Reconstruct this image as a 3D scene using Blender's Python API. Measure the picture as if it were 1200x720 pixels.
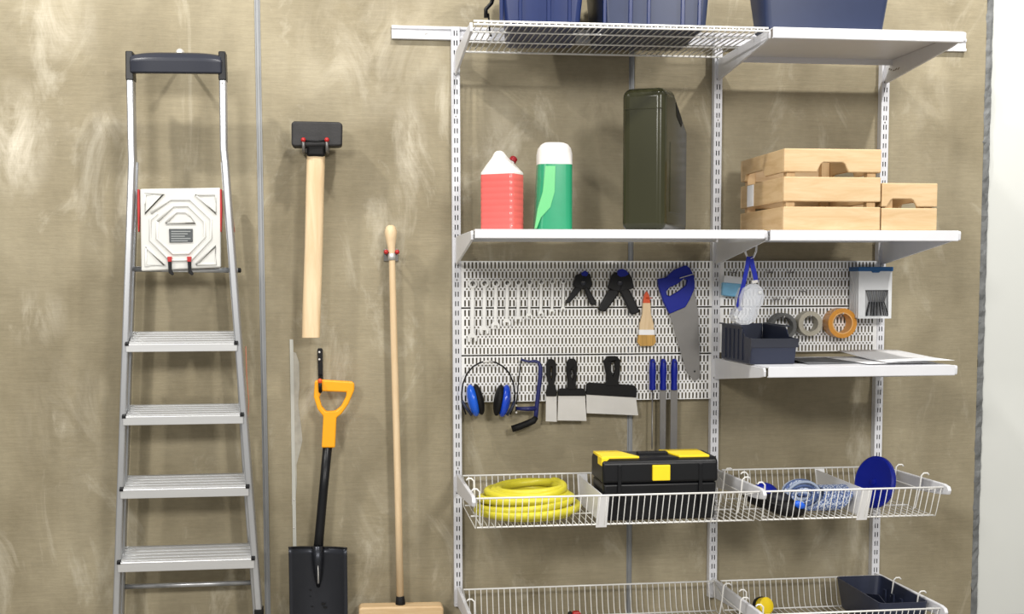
import bpy, bmesh, math, random
from mathutils import Vector, Matrix
from mathutils.geometry import tessellate_polygon

for _o in list(bpy.data.objects):
    bpy.data.objects.remove(_o)
random.seed(7)
scene = bpy.context.scene
COL = scene.collection
PI = math.pi

# ------------------------------------------------------------------ camera
FPX, PPY = 1487.5, 85.3
CAM = Vector((-0.3767, -4.3041, 1.2412))
_yaw, _pit, _rol = math.radians(7.5095), math.radians(4.573), math.radians(-0.113)
_fwd = Vector((math.sin(_yaw) * math.cos(_pit), math.cos(_yaw) * math.cos(_pit), -math.sin(_pit)))
_r0 = Vector((math.cos(_yaw), -math.sin(_yaw), 0))
_u0 = _r0.cross(_fwd)
_rt = math.cos(_rol) * _r0 + math.sin(_rol) * _u0
_up = -math.sin(_rol) * _r0 + math.cos(_rol) * _u0
cam_data = bpy.data.cameras.new('camera')
cam_data.sensor_width = 36.0
cam_data.sensor_fit = 'HORIZONTAL'
cam_data.lens = 36.0 * FPX / 1200.0
cam_data.shift_y = PPY / 1200.0
cam = bpy.data.objects.new('camera', cam_data)
COL.objects.link(cam)
_m = Matrix((_rt, _up, -_fwd)).transposed().to_4x4()
_m.translation = CAM
cam.matrix_world = _m
scene.camera = cam

# ------------------------------------------------------------------ world, lamps, exposure
world = bpy.data.worlds.new('hall_light')
scene.world = world
world.use_nodes = True
_bg = world.node_tree.nodes['Background']
_bg.inputs[0].default_value = (1.0, 0.985, 0.96, 1)
_bg.inputs[1].default_value = 0.47
scene.view_settings.view_transform = 'Standard'
scene.view_settings.look = 'None'
scene.view_settings.gamma = 1.0
scene.view_settings.use_curve_mapping = False
scene.view_settings.exposure = 0.0


def ceiling_or_fill_lamp(x, y, z, power, size, tgt, col=(1.0, 0.97, 0.92)):
    d = bpy.data.lights.new('ceiling_or_fill_lamp', 'AREA')
    d.shape = 'DISK'
    d.size = size
    d.energy = power
    d.color = col
    o = bpy.data.objects.new('ceiling_or_fill_lamp', d)
    COL.objects.link(o)
    o.location = (x, y, z)
    o.rotation_euler = (Vector(tgt) - Vector((x, y, z))).to_track_quat('-Z', 'Y').to_euler()
    return o


for _x, _p in ((-1.9, 46), (0.1, 36), (1.9, 44)):
    ceiling_or_fill_lamp(_x, -1.35, 3.45, _p, 0.12, (_x * 0.7, 0, 1.5))
for _x in (-2.2, 1.4):
    ceiling_or_fill_lamp(_x, -5.6, 2.9, 120, 0.8, (0.2 + _x * 0.2, 0, 1.2))  # added frontal fill, no known source, set low to reach under the shelves


# ------------------------------------------------------------------ helpers
def at(px, py, Y):
    """point on the vertical plane y = Y that the photograph shows at (px, py)"""
    d = _fwd * FPX + _rt * (px - 600.0) - _up * (py - 360.0 - PPY)
    return CAM + d * ((Y - CAM.y) / d.y)


def PP(pts, Y):
    return [(v.x, v.z) for v in (at(a, b, Y) for a, b in pts)]


def lin(c):
    out = []
    for v in c[:3]:
        v = v / 255.0
        out.append(v / 12.92 if v <= 0.04045 else ((v + 0.055) / 1.055) ** 2.4)
    return (*out, 1.0)


MATS = {}


def mat(name, col, rough=0.5, metal=0.0, noise=0.0, nscale=30.0, bump=0.0, bscale=200.0, trans=0.0, alpha=1.0,
        ior=1.45, coat=0.0, stretch=(1, 1, 1), sss=0.0, aniso=0.0):
    if name in MATS:
        return MATS[name]
    m = bpy.data.materials.new(name)
    m.use_nodes = True
    nt = m.node_tree
    b = nt.nodes['Principled BSDF']
    b.inputs['Base Color'].default_value = lin(col)
    b.inputs['Roughness'].default_value = rough
    b.inputs['Metallic'].default_value = metal
    b.inputs['IOR'].default_value = ior
    b.inputs['Transmission Weight'].default_value = trans
    b.inputs['Alpha'].default_value = alpha
    b.inputs['Coat Weight'].default_value = coat
    b.inputs['Subsurface Weight'].default_value = sss
    if sss:
        b.inputs['Subsurface Radius'].default_value = (0.02, 0.02, 0.02)
    tc = nt.nodes.new('ShaderNodeTexCoord')
    mp = nt.nodes.new('ShaderNodeMapping')
    mp.inputs['Scale'].default_value = stretch
    nt.links.new(tc.outputs['Object'], mp.inputs[0])
    n = nt.nodes.new('ShaderNodeTexNoise')
    n.inputs['Scale'].default_value = nscale
    n.inputs['Detail'].default_value = 4
    nt.links.new(mp.outputs[0], n.inputs['Vector'])
    mx = nt.nodes.new('ShaderNodeMix')
    mx.data_type = 'RGBA'
    mx.blend_type = 'MULTIPLY'
    mx.inputs[0].default_value = 1.0
    cr = nt.nodes.new('ShaderNodeValToRGB')
    lo = 1.0 - max(noise, 0.03)
    cr.color_ramp.elements[0].position = 0.3
    cr.color_ramp.elements[0].color = (lo, lo, lo, 1)
    cr.color_ramp.elements[1].position = 0.7
    cr.color_ramp.elements[1].color = (1, 1, 1, 1)
    nt.links.new(n.outputs['Fac'], cr.inputs[0])
    mx.inputs[6].default_value = lin(col)
    nt.links.new(cr.outputs[0], mx.inputs[7])
    nt.links.new(mx.outputs[2], b.inputs['Base Color'])
    if bump:
        n2 = nt.nodes.new('ShaderNodeTexNoise')
        n2.inputs['Scale'].default_value = bscale
        nt.links.new(mp.outputs[0], n2.inputs['Vector'])
        bp = nt.nodes.new('ShaderNodeBump')
        bp.inputs['Strength'].default_value = bump
        bp.inputs['Distance'].default_value = 0.002
        nt.links.new(n2.outputs['Fac'], bp.inputs['Height'])
        nt.links.new(bp.outputs[0], b.inputs['Normal'])
    MATS[name] = m
    return m


def wood_mat(name, light, dark, axis='x', freq=9.0):
    m = bpy.data.materials.new(name)
    m.use_nodes = True
    nt = m.node_tree
    b = nt.nodes['Principled BSDF']
    b.inputs['Roughness'].default_value = 0.55
    tc = nt.nodes.new('ShaderNodeTexCoord')
    mp = nt.nodes.new('ShaderNodeMapping')
    s = {'x': (0.12, 1, 1), 'y': (1, 0.12, 1), 'z': (1, 1, 0.1)}[axis]
    mp.inputs['Scale'].default_value = s
    oi = nt.nodes.new('ShaderNodeObjectInfo')
    ad = nt.nodes.new('ShaderNodeVectorMath')
    nt.links.new(tc.outputs['Object'], ad.inputs[0])
    sc = nt.nodes.new('ShaderNodeVectorMath')
    sc.operation = 'SCALE'
    sc.inputs[0].default_value = (3.1, 2.3, 4.7)
    nt.links.new(oi.outputs['Random'], sc.inputs['Scale'])
    nt.links.new(sc.outputs[0], ad.inputs[1])
    nt.links.new(ad.outputs[0], mp.inputs[0])
    n = nt.nodes.new('ShaderNodeTexNoise')
    n.inputs['Scale'].default_value = freq * 6
    n.inputs['Detail'].default_value = 6
    n.inputs['Roughness'].default_value = 0.65
    n.inputs['Distortion'].default_value = 0.6
    nt.links.new(mp.outputs[0], n.inputs['Vector'])
    cr = nt.nodes.new('ShaderNodeValToRGB')
    cr.color_ramp.elements[0].position = 0.32
    cr.color_ramp.elements[0].color = lin(dark)
    cr.color_ramp.elements[1].position = 0.62
    cr.color_ramp.elements[1].color = lin(light)
    nt.links.new(n.outputs['Fac'], cr.inputs[0])
    nt.links.new(cr.outputs[0], b.inputs['Base Color'])
    MATS[name] = m
    return m


def concrete_mat():
    m = bpy.data.materials.new('brushed_concrete')
    m.use_nodes = True
    nt = m.node_tree
    L = nt.links
    b = nt.nodes['Principled BSDF']
    b.inputs['Roughness'].default_value = 0.62
    b.inputs['Specular IOR Level'].default_value = 0.35
    tc = nt.nodes.new('ShaderNodeTexCoord')

    def noise(scale, stretch, detail=5, rough=0.6, dist=0.0, off=(0, 0, 0)):
        mp = nt.nodes.new('ShaderNodeMapping')
        mp.inputs['Scale'].default_value = stretch
        mp.inputs['Location'].default_value = off
        L.new(tc.outputs['Object'], mp.inputs[0])
        n = nt.nodes.new('ShaderNodeTexNoise')
        n.inputs['Scale'].default_value = scale
        n.inputs['Detail'].default_value = detail
        n.inputs['Roughness'].default_value = rough
        n.inputs['Distortion'].default_value = dist
        L.new(mp.outputs[0], n.inputs['Vector'])
        return n.outputs['Fac']

    def ramp(fac, p0, c0, p1, c1):
        r = nt.nodes.new('ShaderNodeValToRGB')
        r.color_ramp.elements[0].position = p0
        r.color_ramp.elements[0].color = c0
        r.color_ramp.elements[1].position = p1
        r.color_ramp.elements[1].color = c1
        L.new(fac, r.inputs[0])
        return r.outputs[0]

    def mix(kind, fac, a, c):
        x = nt.nodes.new('ShaderNodeMix')
        x.data_type = 'RGBA'
        x.blend_type = kind
        if isinstance(fac, float):
            x.inputs[0].default_value = fac
        else:
            L.new(fac, x.inputs[0])
        for sock, v in ((x.inputs[6], a), (x.inputs[7], c)):
            if isinstance(v, tuple):
                sock.default_value = v
            else:
                L.new(v, sock)
        return x.outputs[2]

    base = ramp(noise(2.2, (1, 1, 0.8), 6, 0.6, 0.4), 0.3, lin(CONC_D), 0.72, lin(CONC_L))
    g = lambda v: (v, v, v, 1)
    # wide vertical trowel bands
    bands = ramp(noise(6.0, (1.0, 1, 0.10), 4, 0.6, 0.2, (4, 0, 1)), 0.3, g(0.90), 0.7, g(1.05))
    base = mix('MULTIPLY', 1.0, base, bands)
    # fine horizontal brushing
    brush = ramp(noise(26.0, (0.35, 1, 5.0), 4, 0.7), 0.3, g(0.90), 0.7, g(1.04))
    base = mix('MULTIPLY', 1.0, base, brush)
    speck = ramp(noise(75, (0.6, 1, 1), 3, 0.6), 0.3, g(0.95), 0.7, g(1.03))
    base = mix('MULTIPLY', 1.0, base, speck)
    # pale lime smears
    sm = noise(3.4, (1.2, 1, 0.55), 8, 0.68, 0.9, (11.3, 0, 3.1))
    smf = ramp(sm, 0.56, g(0), 0.74, g(0.62))
    base = mix('MIX', smf, base, lin((205, 198, 180)))
    st = noise(9.0, (0.5, 1, 3.0), 9, 0.75, 2.4, (2.3, 0, 7.7))
    stf = ramp(st, 0.66, g(0), 0.76, g(0.45))
    base = mix('MIX', stf, base, lin((214, 205, 186)))
    det = noise(7.0, (1.0, 1, 0.5), 8, 0.7, 0.8, (5, 0, 2))
    for cx, cz, rx, rz, k in BLOTCH:
        mp = nt.nodes.new('ShaderNodeMapping')
        mp.vector_type = 'POINT'
        mp.inputs['Scale'].default_value = (1 / rx, 0, 1 / rz)
        mp.inputs['Location'].default_value = (-cx / rx, 0, -cz / rz)
        L.new(tc.outputs['Object'], mp.inputs[0])
        ln = nt.nodes.new('ShaderNodeVectorMath')
        ln.operation = 'LENGTH'
        L.new(mp.outputs[0], ln.inputs[0])
        fall = nt.nodes.new('ShaderNodeMapRange')
        fall.inputs[1].default_value = 0.1
        fall.inputs[2].default_value = 1.0
        fall.inputs[3].default_value = 1.0
        fall.inputs[4].default_value = 0.0
        L.new(ln.outputs['Value'], fall.inputs[0])
        mu = nt.nodes.new('ShaderNodeMath')
        mu.operation = 'MULTIPLY'
        L.new(fall.outputs[0], mu.inputs[0])
        L.new(ramp(det, 0.42, g(0), 0.66, g(abs(k))), mu.inputs[1])
        base = mix('MIX', mu.outputs[0], base, lin((216, 208, 190) if k > 0 else (104, 94, 72)))
    L.new(base, b.inputs['Base Color'])
    bp = nt.nodes.new('ShaderNodeBump')
    bp.inputs['Strength'].default_value = 0.35
    bp.inputs['Distance'].default_value = 0.003
    L.new(noise(40.0, (0.35, 1, 3.0), 6, 0.7), bp.inputs['Height'])
    L.new(bp.outputs[0], b.inputs['Normal'])
    MATS['concrete'] = m
    return m


BLOTCH = [(at(a, c, 0).x, at(a, c, 0).z, r / 345.0, q / 345.0, k) for a, c, r, q, k in (
    (18, 165, 45, 75, 0.9), (40, 372, 40, 40, 0.7), (480, 170, 22, 60, 0.85), (120, 150, 60, 30, 0.5), (60, 30, 60, 60, 0.5), (440, 60, 130, 90, 0.35),
    (80, 500, 60, 90, 0.4), (585, 190, 35, 90, 0.45), (700, 130, 80, 60, -0.5), (240, 460, 60, 90, -0.35), (560, 650, 40, 40, 0.4), (990, 660, 60, 50, 0.3), (450, 620, 60, 90, 0.3), (1090, 130, 30, 120, 0.3))]
CONC_D = (125, 115, 91)
CONC_L = (165, 155, 130)


# ------------------------------------------------------------------ mesh builder
class MB:
    def __init__(s):
        s.v = []
        s.f = []

    def add(s, vs, fs):
        k = len(s.v)
        s.v += [Vector(p) for p in vs]
        s.f += [tuple(i + k for i in f) for f in fs]
        return s

    def box(s, x0, x1, y0, y1, z0, z1):
        return s.add([(x0, y0, z0), (x1, y0, z0), (x1, y1, z0), (x0, y1, z0), (x0, y0, z1), (x1, y0, z1), (x1, y1, z1), (x0, y1, z1)],
                     [(0, 3, 2, 1), (4, 5, 6, 7), (0, 1, 5, 4), (1, 2, 6, 5), (2, 3, 7, 6), (3, 0, 4, 7)])

    def prism(s, pts, a0, a1, axis='y', holes=()):
        """polygon (with holes) extruded along an axis; pts are (x,z) for y, (y,z) for x, (x,y) for z"""
        def P(p, a):
            return {'y': (p[0], a, p[1]), 'x': (a, p[0], p[1]), 'z': (p[0], p[1], a)}[axis]
        polys = [list(pts)] + [list(h) for h in holes]
        flat = [p for q in polys for p in q]
        n = len(flat)
        vs = [P(p, a0) for p in flat] + [P(p, a1) for p in flat]
        if holes:
            tri = tessellate_polygon([[Vector((p[0], p[1], 0)) for p in q] for q in polys])
            fs = [tuple(t) for t in tri] + [tuple(i + n for i in reversed(t)) for t in tri]
        else:
            fs = [tuple(range(n)), tuple(range(2 * n - 1, n - 1, -1))]
        k = 0
        for q in polys:
            c = len(q)
            for i in range(c):
                j = (i + 1) % c
                fs.append((k + i, k + j, n + k + j, n + k + i))
            k += c
        return s.add(vs, fs)

    def ring(s, c, rad, n, ax, sx=1.0, sy=1.0):
        t = Vector((0, 0, 1)) if abs(ax.z) < 0.9 else Vector((1, 0, 0))
        u = t.cross(ax).normalized()
        w = ax.cross(u).normalized()
        return [c + u * (rad * sx * math.cos(2 * PI * i / n)) + w * (rad * sy * math.sin(2 * PI * i / n)) for i in range(n)]

    def loft(s, rings, cap=True, closed=False):
        n = len(rings[0])
        vs = [p for r in rings for p in r]
        fs = []
        m = len(rings)
        for a in range(m if closed else m - 1):
            b = (a + 1) % m
            for i in range(n):
                j = (i + 1) % n
                fs.append((a * n + i, a * n + j, b * n + j, b * n + i))
        if cap and not closed:
            fs.append(tuple(range(n - 1, -1, -1)))
            fs.append(tuple(range((m - 1) * n, m * n)))
        return s.add(vs, fs)

    def tube(s, pts, r, n=8, closed=False, flat=1.0):
        pts = [Vector(p) for p in pts]
        rr = r if isinstance(r, (list, tuple)) else [r] * len(pts)
        rings = []
        m = len(pts)
        prev = None
        for i, p in enumerate(pts):
            a = pts[(i - 1) % m] if (closed or i > 0) else p
            b = pts[(i + 1) % m] if (closed or i < m - 1) else p
            t = (b - a).normalized()
            if prev is None:
                h = Vector((0, 1, 0)) if abs(t.y) < 0.9 else Vector((1, 0, 0))
                u = h.cross(t).normalized()
            else:
                u = (prev - t * prev.dot(t)).normalized()
            prev = u
            w = t.cross(u)
            rings.append([p + u * (rr[i] * math.cos(2 * PI * k / n)) + w * (rr[i] * flat * math.sin(2 * PI * k / n)) for k in range(n)])
        return s.loft(rings, closed=closed)

    def lathe(s, prof, c, axis=(0, 0, 1), n=24, sx=1.0, sy=1.0):
        ax = Vector(axis).normalized()
        c = Vector(c)
        return s.loft([s.ring(c + ax * h, max(r, 1e-4), n, ax, sx, sy) for r, h in prof])

    def ellipsoid(s, c, rad, rot=None, n=20, m=10, lo=-90, hi=90):
        rings = []
        c = Vector(c)
        for a in range(m + 1):
            ph = math.radians(lo + (hi - lo) * a / m)
            ring = []
            for i in range(n):
                th = 2 * PI * i / n
                p = Vector((rad[0] * max(math.cos(ph), 1e-3) * math.cos(th), rad[1] * max(math.cos(ph), 1e-3) * math.sin(th), rad[2] * math.sin(ph)))
                if rot is not None:
                    p = rot @ p
                ring.append(c + p)
            rings.append(ring)
        return s.loft(rings)

    def xf(s, M):
        s.v = [M @ p for p in s.v]
        return s

    def build(s, name, material, parent=None, smooth=False, bevel=0.0, seg=2, sub=0, origin=None, solid=0.0):
        if parent is not None:
            org = Vector((0, 0, 0))
            q = parent
            while q is not None:
                org += q.location
                q = q.parent
        elif origin is not None:
            org = Vector(origin)
        else:
            lo = Vector([min(p[i] for p in s.v) for i in range(3)])
            hi = Vector([max(p[i] for p in s.v) for i in range(3)])
            org = Vector(((lo.x + hi.x) / 2, (lo.y + hi.y) / 2, lo.z))
        me = bpy.data.meshes.new(name)
        me.from_pydata([p - org for p in s.v], [], s.f)
        bm = bmesh.new()
        bm.from_mesh(me)
        bmesh.ops.recalc_face_normals(bm, faces=bm.faces)
        bm.to_mesh(me)
        bm.free()
        me.materials.append(material)
        for p in me.polygons:
            p.use_smooth = bool(smooth)
        o = bpy.data.objects.new(name, me)
        COL.objects.link(o)
        if parent is not None:
            o.parent = parent
        else:
            o.location = org
        if solid:
            d = o.modifiers.new('thick', 'SOLIDIFY')
            d.thickness = solid
            d.offset = 0
        if bevel:
            d = o.modifiers.new('bevel', 'BEVEL')
            d.width = bevel
            d.segments = seg
            d.limit_method = 'ANGLE'
            d.angle_limit = math.radians(35)
            if not smooth:
                pass
        if sub:
            d = o.modifiers.new('sub', 'SUBSURF')
            d.levels = sub
            d.render_levels = sub
        if bevel and smooth:
            d = o.modifiers.new('normals', 'WEIGHTED_NORMAL')
            d.keep_sharp = True
        if smooth == 'auto' or (bevel and smooth):
            for p in me.polygons:
                p.use_smooth = True
            try:
                me.set_sharp_from_angle(angle=math.radians(35))
            except Exception:
                pass
        return o


def tag(o, label, cat, group=None):
    o['label'] = label
    o['category'] = cat
    if group:
        o['group'] = group
    return o


def thing(name, label, cat, loc, group=None):
    o = bpy.data.objects.new(name, None)
    o.empty_display_size = 0.05
    COL.objects.link(o)
    o.location = Vector(loc)
    return tag(o, label, cat, group)


def struct(o):
    o['kind'] = 'structure'
    return o


def part_copy(o, off, parent=None):
    c = o.copy()
    COL.objects.link(c)
    c.parent = parent if parent is not None else o.parent
    c.location = o.location + Vector(off)
    return c


def arc(c, r, a0, a1, n, plane='xz'):
    out = []
    for i in range(n + 1):
        a = math.radians(a0 + (a1 - a0) * i / n)
        out.append((c[0] + r * math.cos(a), c[1] + r * math.sin(a)))
    return out


# ------------------------------------------------------------------ materials
M_CONC = concrete_mat()
M_PEG = mat('bright_white_pegboard', (236, 236, 236), 0.4)
M_WHITE = mat('white_powder_coat', (213, 214, 219), 0.38, noise=0.03)
M_WHITE2 = mat('white_painted_wall', (210, 212, 208), 0.6, noise=0.04, nscale=3)
M_WIRE = mat('white_coated_wire', (230, 229, 226), 0.35)
M_ALU = mat('brushed_aluminium', (188, 190, 193), 0.34, 0.85, noise=0.10, nscale=60, stretch=(1, 1, 0.06))
M_ALUT = mat('ribbed_aluminium_tread', (206, 207, 208), 0.36, 0.7, noise=0.08, nscale=70, stretch=(0.05, 1, 1))
M_STEEL = mat('blade_steel', (128, 126, 124), 0.42, 0.7, noise=0.12, nscale=12)
M_STEELL = mat('pale_steel', (205, 203, 200), 0.42, 0.45, noise=0.06, nscale=20)
M_CHROME = mat('satin_chrome', (226, 226, 224), 0.35, 0.35, noise=0.05)
M_GALV = mat('galvanised_strip', (150, 152, 154), 0.5, 0.5, noise=0.25, nscale=14, stretch=(1, 1, 0.25))
M_GALVD = mat('dark_edge_mortar', (124, 126, 126), 0.8, 0.0, noise=0.45, nscale=22, bump=0.6, bscale=60)
M_BLACK = mat('black_plastic', (18, 18, 20), 0.45, ior=1.33, noise=0.15)
M_BLACKG = mat('glossy_black_plastic', (16, 17, 20), 0.36, ior=1.36, noise=0.1)
M_BLACKM = mat('black_rubber', (17, 16, 17), 0.65, ior=1.33, noise=0.2, bump=0.2)
M_DGREY = mat('dark_grey_plastic', (38, 41, 52), 0.38, noise=0.08)
M_IRON = mat('black_forged_iron', (47, 46, 47), 0.55, 0.2, noise=0.3, nscale=40, bump=0.3, bscale=120)
M_NAVY = mat('navy_plastic', (27, 42, 88), 0.3, noise=0.06)
M_NAVY2 = mat('slate_navy_plastic', (44, 53, 80), 0.38, noise=0.06)
M_NAVYD = mat('dark_navy_plastic', (40, 46, 66), 0.4, noise=0.06)
M_BLUE = mat('royal_blue_plastic', (8, 28, 140), 0.4, ior=1.36, noise=0.05)
M_BLUEL = mat('bright_blue_plastic', (18, 92, 214), 0.25, coat=0.3)
M_INDIGO = mat('indigo_painted_steel', (28, 34, 92), 0.35, noise=0.05)
M_BLUED = mat('deep_blue_plastic', (8, 28, 138), 0.4, ior=1.36)
M_LBLUE = mat('light_blue_pack', (118, 178, 214), 0.3, noise=0.2, nscale=40)
M_TEAL = mat('petrol_blue_lid', (24, 86, 140), 0.4)
M_STRAP = mat('blue_elastic_strap', (24, 40, 160), 0.75, noise=0.2, nscale=120)
M_YEL = mat('yellow_plastic', (246, 214, 34), 0.4, noise=0.03)
M_HOSE = mat('yellow_hose', (206, 196, 52), 0.38, noise=0.08, nscale=40)
M_ORANGE = mat('orange_yellow_plastic', (244, 166, 22), 0.38, noise=0.04)
M_ORANGER = mat('orange_red_dip', (206, 78, 30), 0.35)
M_RED = mat('red_plastic', (172, 34, 34), 0.4)
M_REDL = mat('coral_red_coolant', (216, 98, 93), 0.3, noise=0.05, coat=0.3)
M_REDL2 = mat('dark_red_cap', (150, 22, 32), 0.35)
M_TRANSW = mat('milky_plastic', (222, 218, 214), 0.35, sss=0.2)
M_GREEN = mat('green_coolant', (36, 138, 98), 0.25, noise=0.06, coat=0.4)
M_GREENL = mat('lime_green_plastic', (92, 180, 114), 0.3)
M_OLIVE = mat('olive_jerry_can', (46, 46, 29), 0.2, ior=1.36, noise=0.1, nscale=6)
M_TRANSD = mat('milky_divider', (228, 228, 229), 0.3, trans=0.0, sss=0.1)
M_CLEAR = mat('clear_plastic', (236, 240, 248), 0.12, trans=0.15, ior=1.4, alpha=0.50)
M_FROST = mat('frosted_clear_box', (226, 228, 230), 0.25, alpha=0.86)
M_NAIL = mat('grey_nails', (120, 122, 126), 0.35, 0.7)
M_PAPER = mat('white_paper', (238, 238, 240), 0.8)
M_PRINT = mat('grey_printed_paper', (120, 122, 126), 0.7, noise=0.75, nscale=26, stretch=(0.5, 2, 1))
M_TAPEG = mat('grey_duct_tape', (92, 92, 90), 0.5, noise=0.1)
M_TAPES = mat('beige_grey_tape', (168, 162, 146), 0.45, noise=0.1)
M_TAPEO = mat('amber_packing_tape', (206, 140, 46), 0.28, noise=0.1, coat=0.4)
M_TAPEC = mat('cardboard_core', (226, 176, 112), 0.8)
M_BRISTLE = mat('tan_bristles', (204, 160, 88), 0.8, noise=0.35, nscale=160, stretch=(1, 1, 0.05))
M_FLOOR = mat('grey_floor', (150, 146, 138), 0.6, noise=0.1, nscale=5)
M_LABEL = mat('dark_grey_sticker', (74, 78, 80), 0.5, noise=0.2, nscale=90)
M_LABELT = mat('sticker_print', (150, 154, 154), 0.6)
M_SHOVEL = mat('black_lacquered_steel', (52, 54, 60), 0.30, 0.65, noise=0.12, nscale=9)
W_HANDLE = wood_mat('ash_handle_wood', (222, 198, 162), (206, 178, 138), 'z', 6)
W_PINE_X = wood_mat('pine_along_x', (208, 181, 142), (193, 161, 117), 'x', 7)
W_PINE_Y = wood_mat('pine_along_y', (200, 171, 129), (182, 149, 105), 'y', 7)
W_PINE_Z = wood_mat('pine_upright', (212, 182, 138), (196, 160, 114), 'z', 7)


def rope_mat():
    m = bpy.data.materials.new('blue_white_braid')
    m.use_nodes = True
    nt = m.node_tree
    b = nt.nodes['Principled BSDF']
    b.inputs['Roughness'].default_value = 0.8
    tc = nt.nodes.new('ShaderNodeTexCoord')
    w = nt.nodes.new('ShaderNodeTexVoronoi')
    w.inputs['Scale'].default_value = 240
    nt.links.new(tc.outputs['Object'], w.inputs['Vector'])
    cr = nt.nodes.new('ShaderNodeValToRGB')
    cr.color_ramp.interpolation = 'CONSTANT'
    cr.color_ramp.elements[0].color = lin((196, 206, 224))
    cr.color_ramp.elements[1].position = 0.46
    cr.color_ramp.elements[1].color = lin((92, 114, 168))
    nt.links.new(w.outputs['Color'], cr.inputs[0])
    nt.links.new(cr.outputs[0], b.inputs['Base Color'])
    return m


M_ROPE = rope_mat()
M_ROPEP = mat('pale_blue_rope', (176, 190, 214), 0.85, noise=0.25, nscale=260)
M_ROPEB = mat('mid_blue_rope', (92, 112, 160), 0.85, noise=0.3, nscale=260)

# ------------------------------------------------------------------ setting
ZB = 2.02                      # floor is z = 0; slots start at this height
YU, YF = -0.03, -0.5607        # face of uprights / front of shelves
X0, X1, X2 = 0.0, 0.9, 1.5     # upright centres


def wx(px, py=360, Y=0.0):
    return at(px, py, Y).x


S1, S2, S3 = wx(307.5), wx(739), wx(1151)
WH = 3.0
wall = MB().box(-3.2, S3 + 0.012, 0.03, 0.14, 0, WH).build('wall_back', M_CONC, origin=(0, 0, 0))
struct(wall)
for a, b in ((-3.2, S1 - 0.009), (S1 + 0.009, S2 - 0.009), (S2 + 0.009, S3 - 0.011)):
    MB().box(a, b, 0.0, 0.035, 0, WH).build('concrete_panel', M_CONC, wall, bevel=0.003)
struct(MB().box(S1 - 0.010, S1 + 0.010, 0.002, 0.03, 0, WH).box(S1 - 0.0045, S1 + 0.0045, -0.002, 0.02, 0, WH).build('trim_1', M_GALV, bevel=0.001))
struct(MB().box(S2 - 0.010, S2 + 0.010, 0.002, 0.03, 0, WH).box(S2 - 0.0045, S2 + 0.0045, -0.002, 0.02, 0, WH).build('trim_2', M_GALV, bevel=0.001))
# right edge: rough mortar joint with a ragged face
mb = MB()
nz = 150
ring = []
for i in range(nz + 1):
    z = WH * i / nz
    w0 = S3 - 0.012 + random.uniform(-0.004, 0.003)
    w1 = S3 + 0.013
    ring.append([Vector((w0, 0.03, z)), Vector((w0, 0.004 + random.uniform(-0.006, 0.004), z)), Vector((S3, random.uniform(-0.006, 0.004), z)),
                 Vector((w1, 0.002 + random.uniform(-0.003, 0.003), z)), Vector((w1, 0.03, z))])
mb.loft(ring)
struct(mb.build('trim_3', M_GALVD))
t4x = wx(343.5, 520)
t4 = MB().box(t4x - 0.006, t4x + 0.006, -0.003, 0.004, at(343, 652, 0).z, at(343, 398, 0).z).build('trim_4', mat('pale_zinc_strip', (196, 196, 188), 0.5, 0.2, noise=0.2, nscale=12, stretch=(1, 1, 0.2)), bevel=0.0008)
struct(t4)
MB().prism(PP([(342, 412), (347, 414), (350.5, 425), (351, 452), (349.5, 474), (353, 500), (354.5, 516), (351, 532), (347.5, 545), (348, 566), (346, 590), (342, 592)], -0.001), -0.0022, 0.0015).build('filler_smear', mat('pale_filler', (176, 172, 160), 0.8, noise=0.25, nscale=30), t4)
for yy in (586, 619):
    p = at(344.5, yy, -0.003)
    MB().lathe([(0.003, 0), (0.003, 0.0015), (0.001, 0.0025)], p, (0, -1, 0), 8).build('screw', M_STEELL, t4)
struct(MB().box(S3 + 0.013, 3.4, 0.02, 0.14, 0, WH).build('wall_right', M_WHITE2))
struct(MB().box(-3.4, 3.6, -6.5, 0.14, -0.1, 0.0).build('floor', M_FLOOR))

# ------------------------------------------------------------------ hang rail and uprights
rz0, rz1 = ZB + 0.0129, ZB + 0.0557
rx0, rx1 = wx(459, 40, -0.018), wx(1133, 50, -0.018)
rail = thing('hang_rail', 'white horizontal wall rail carrying the three slotted uprights', 'rail', ((rx0 + rx1) / 2, 0, rz0))
MB().prism([(0, rz0), (-0.018, rz0), (-0.018, rz0 + 0.009), (-0.012, rz0 + 0.012), (-0.012, rz1 - 0.012), (-0.018, rz1 - 0.009), (-0.018, rz1), (0, rz1)], rx0, rx1, 'x').build('channel', M_WHITE, rail, bevel=0.001)
for px in (499,):
    p = at(px, 39, -0.012)
    MB().lathe([(0.005, 0), (0.004, 0.002), (0.001, 0.003)], p, (0, -1, 0), 10).build('screw', M_STEELL, rail)

UZ0, UZ1 = ZB - 1.9038, ZB + 0.0540


def strip_rows(mb, y, rows, xa, xb):
    """rows: (z0, z1, [(hx0, hx1), ...]) - flat sheet in plane y with rectangular openings"""
    for z0, z1, hs in rows:
        x = xa
        for h0, h1 in hs:
            if h0 > x:
                mb.add([(x, y, z0), (h0, y, z0), (h0, y, z1), (x, y, z1)], [(0, 1, 2, 3)])
            x = h1
        if xb > x:
            mb.add([(x, y, z0), (xb, y, z0), (xb, y, z1), (x, y, z1)], [(0, 1, 2, 3)])


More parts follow.
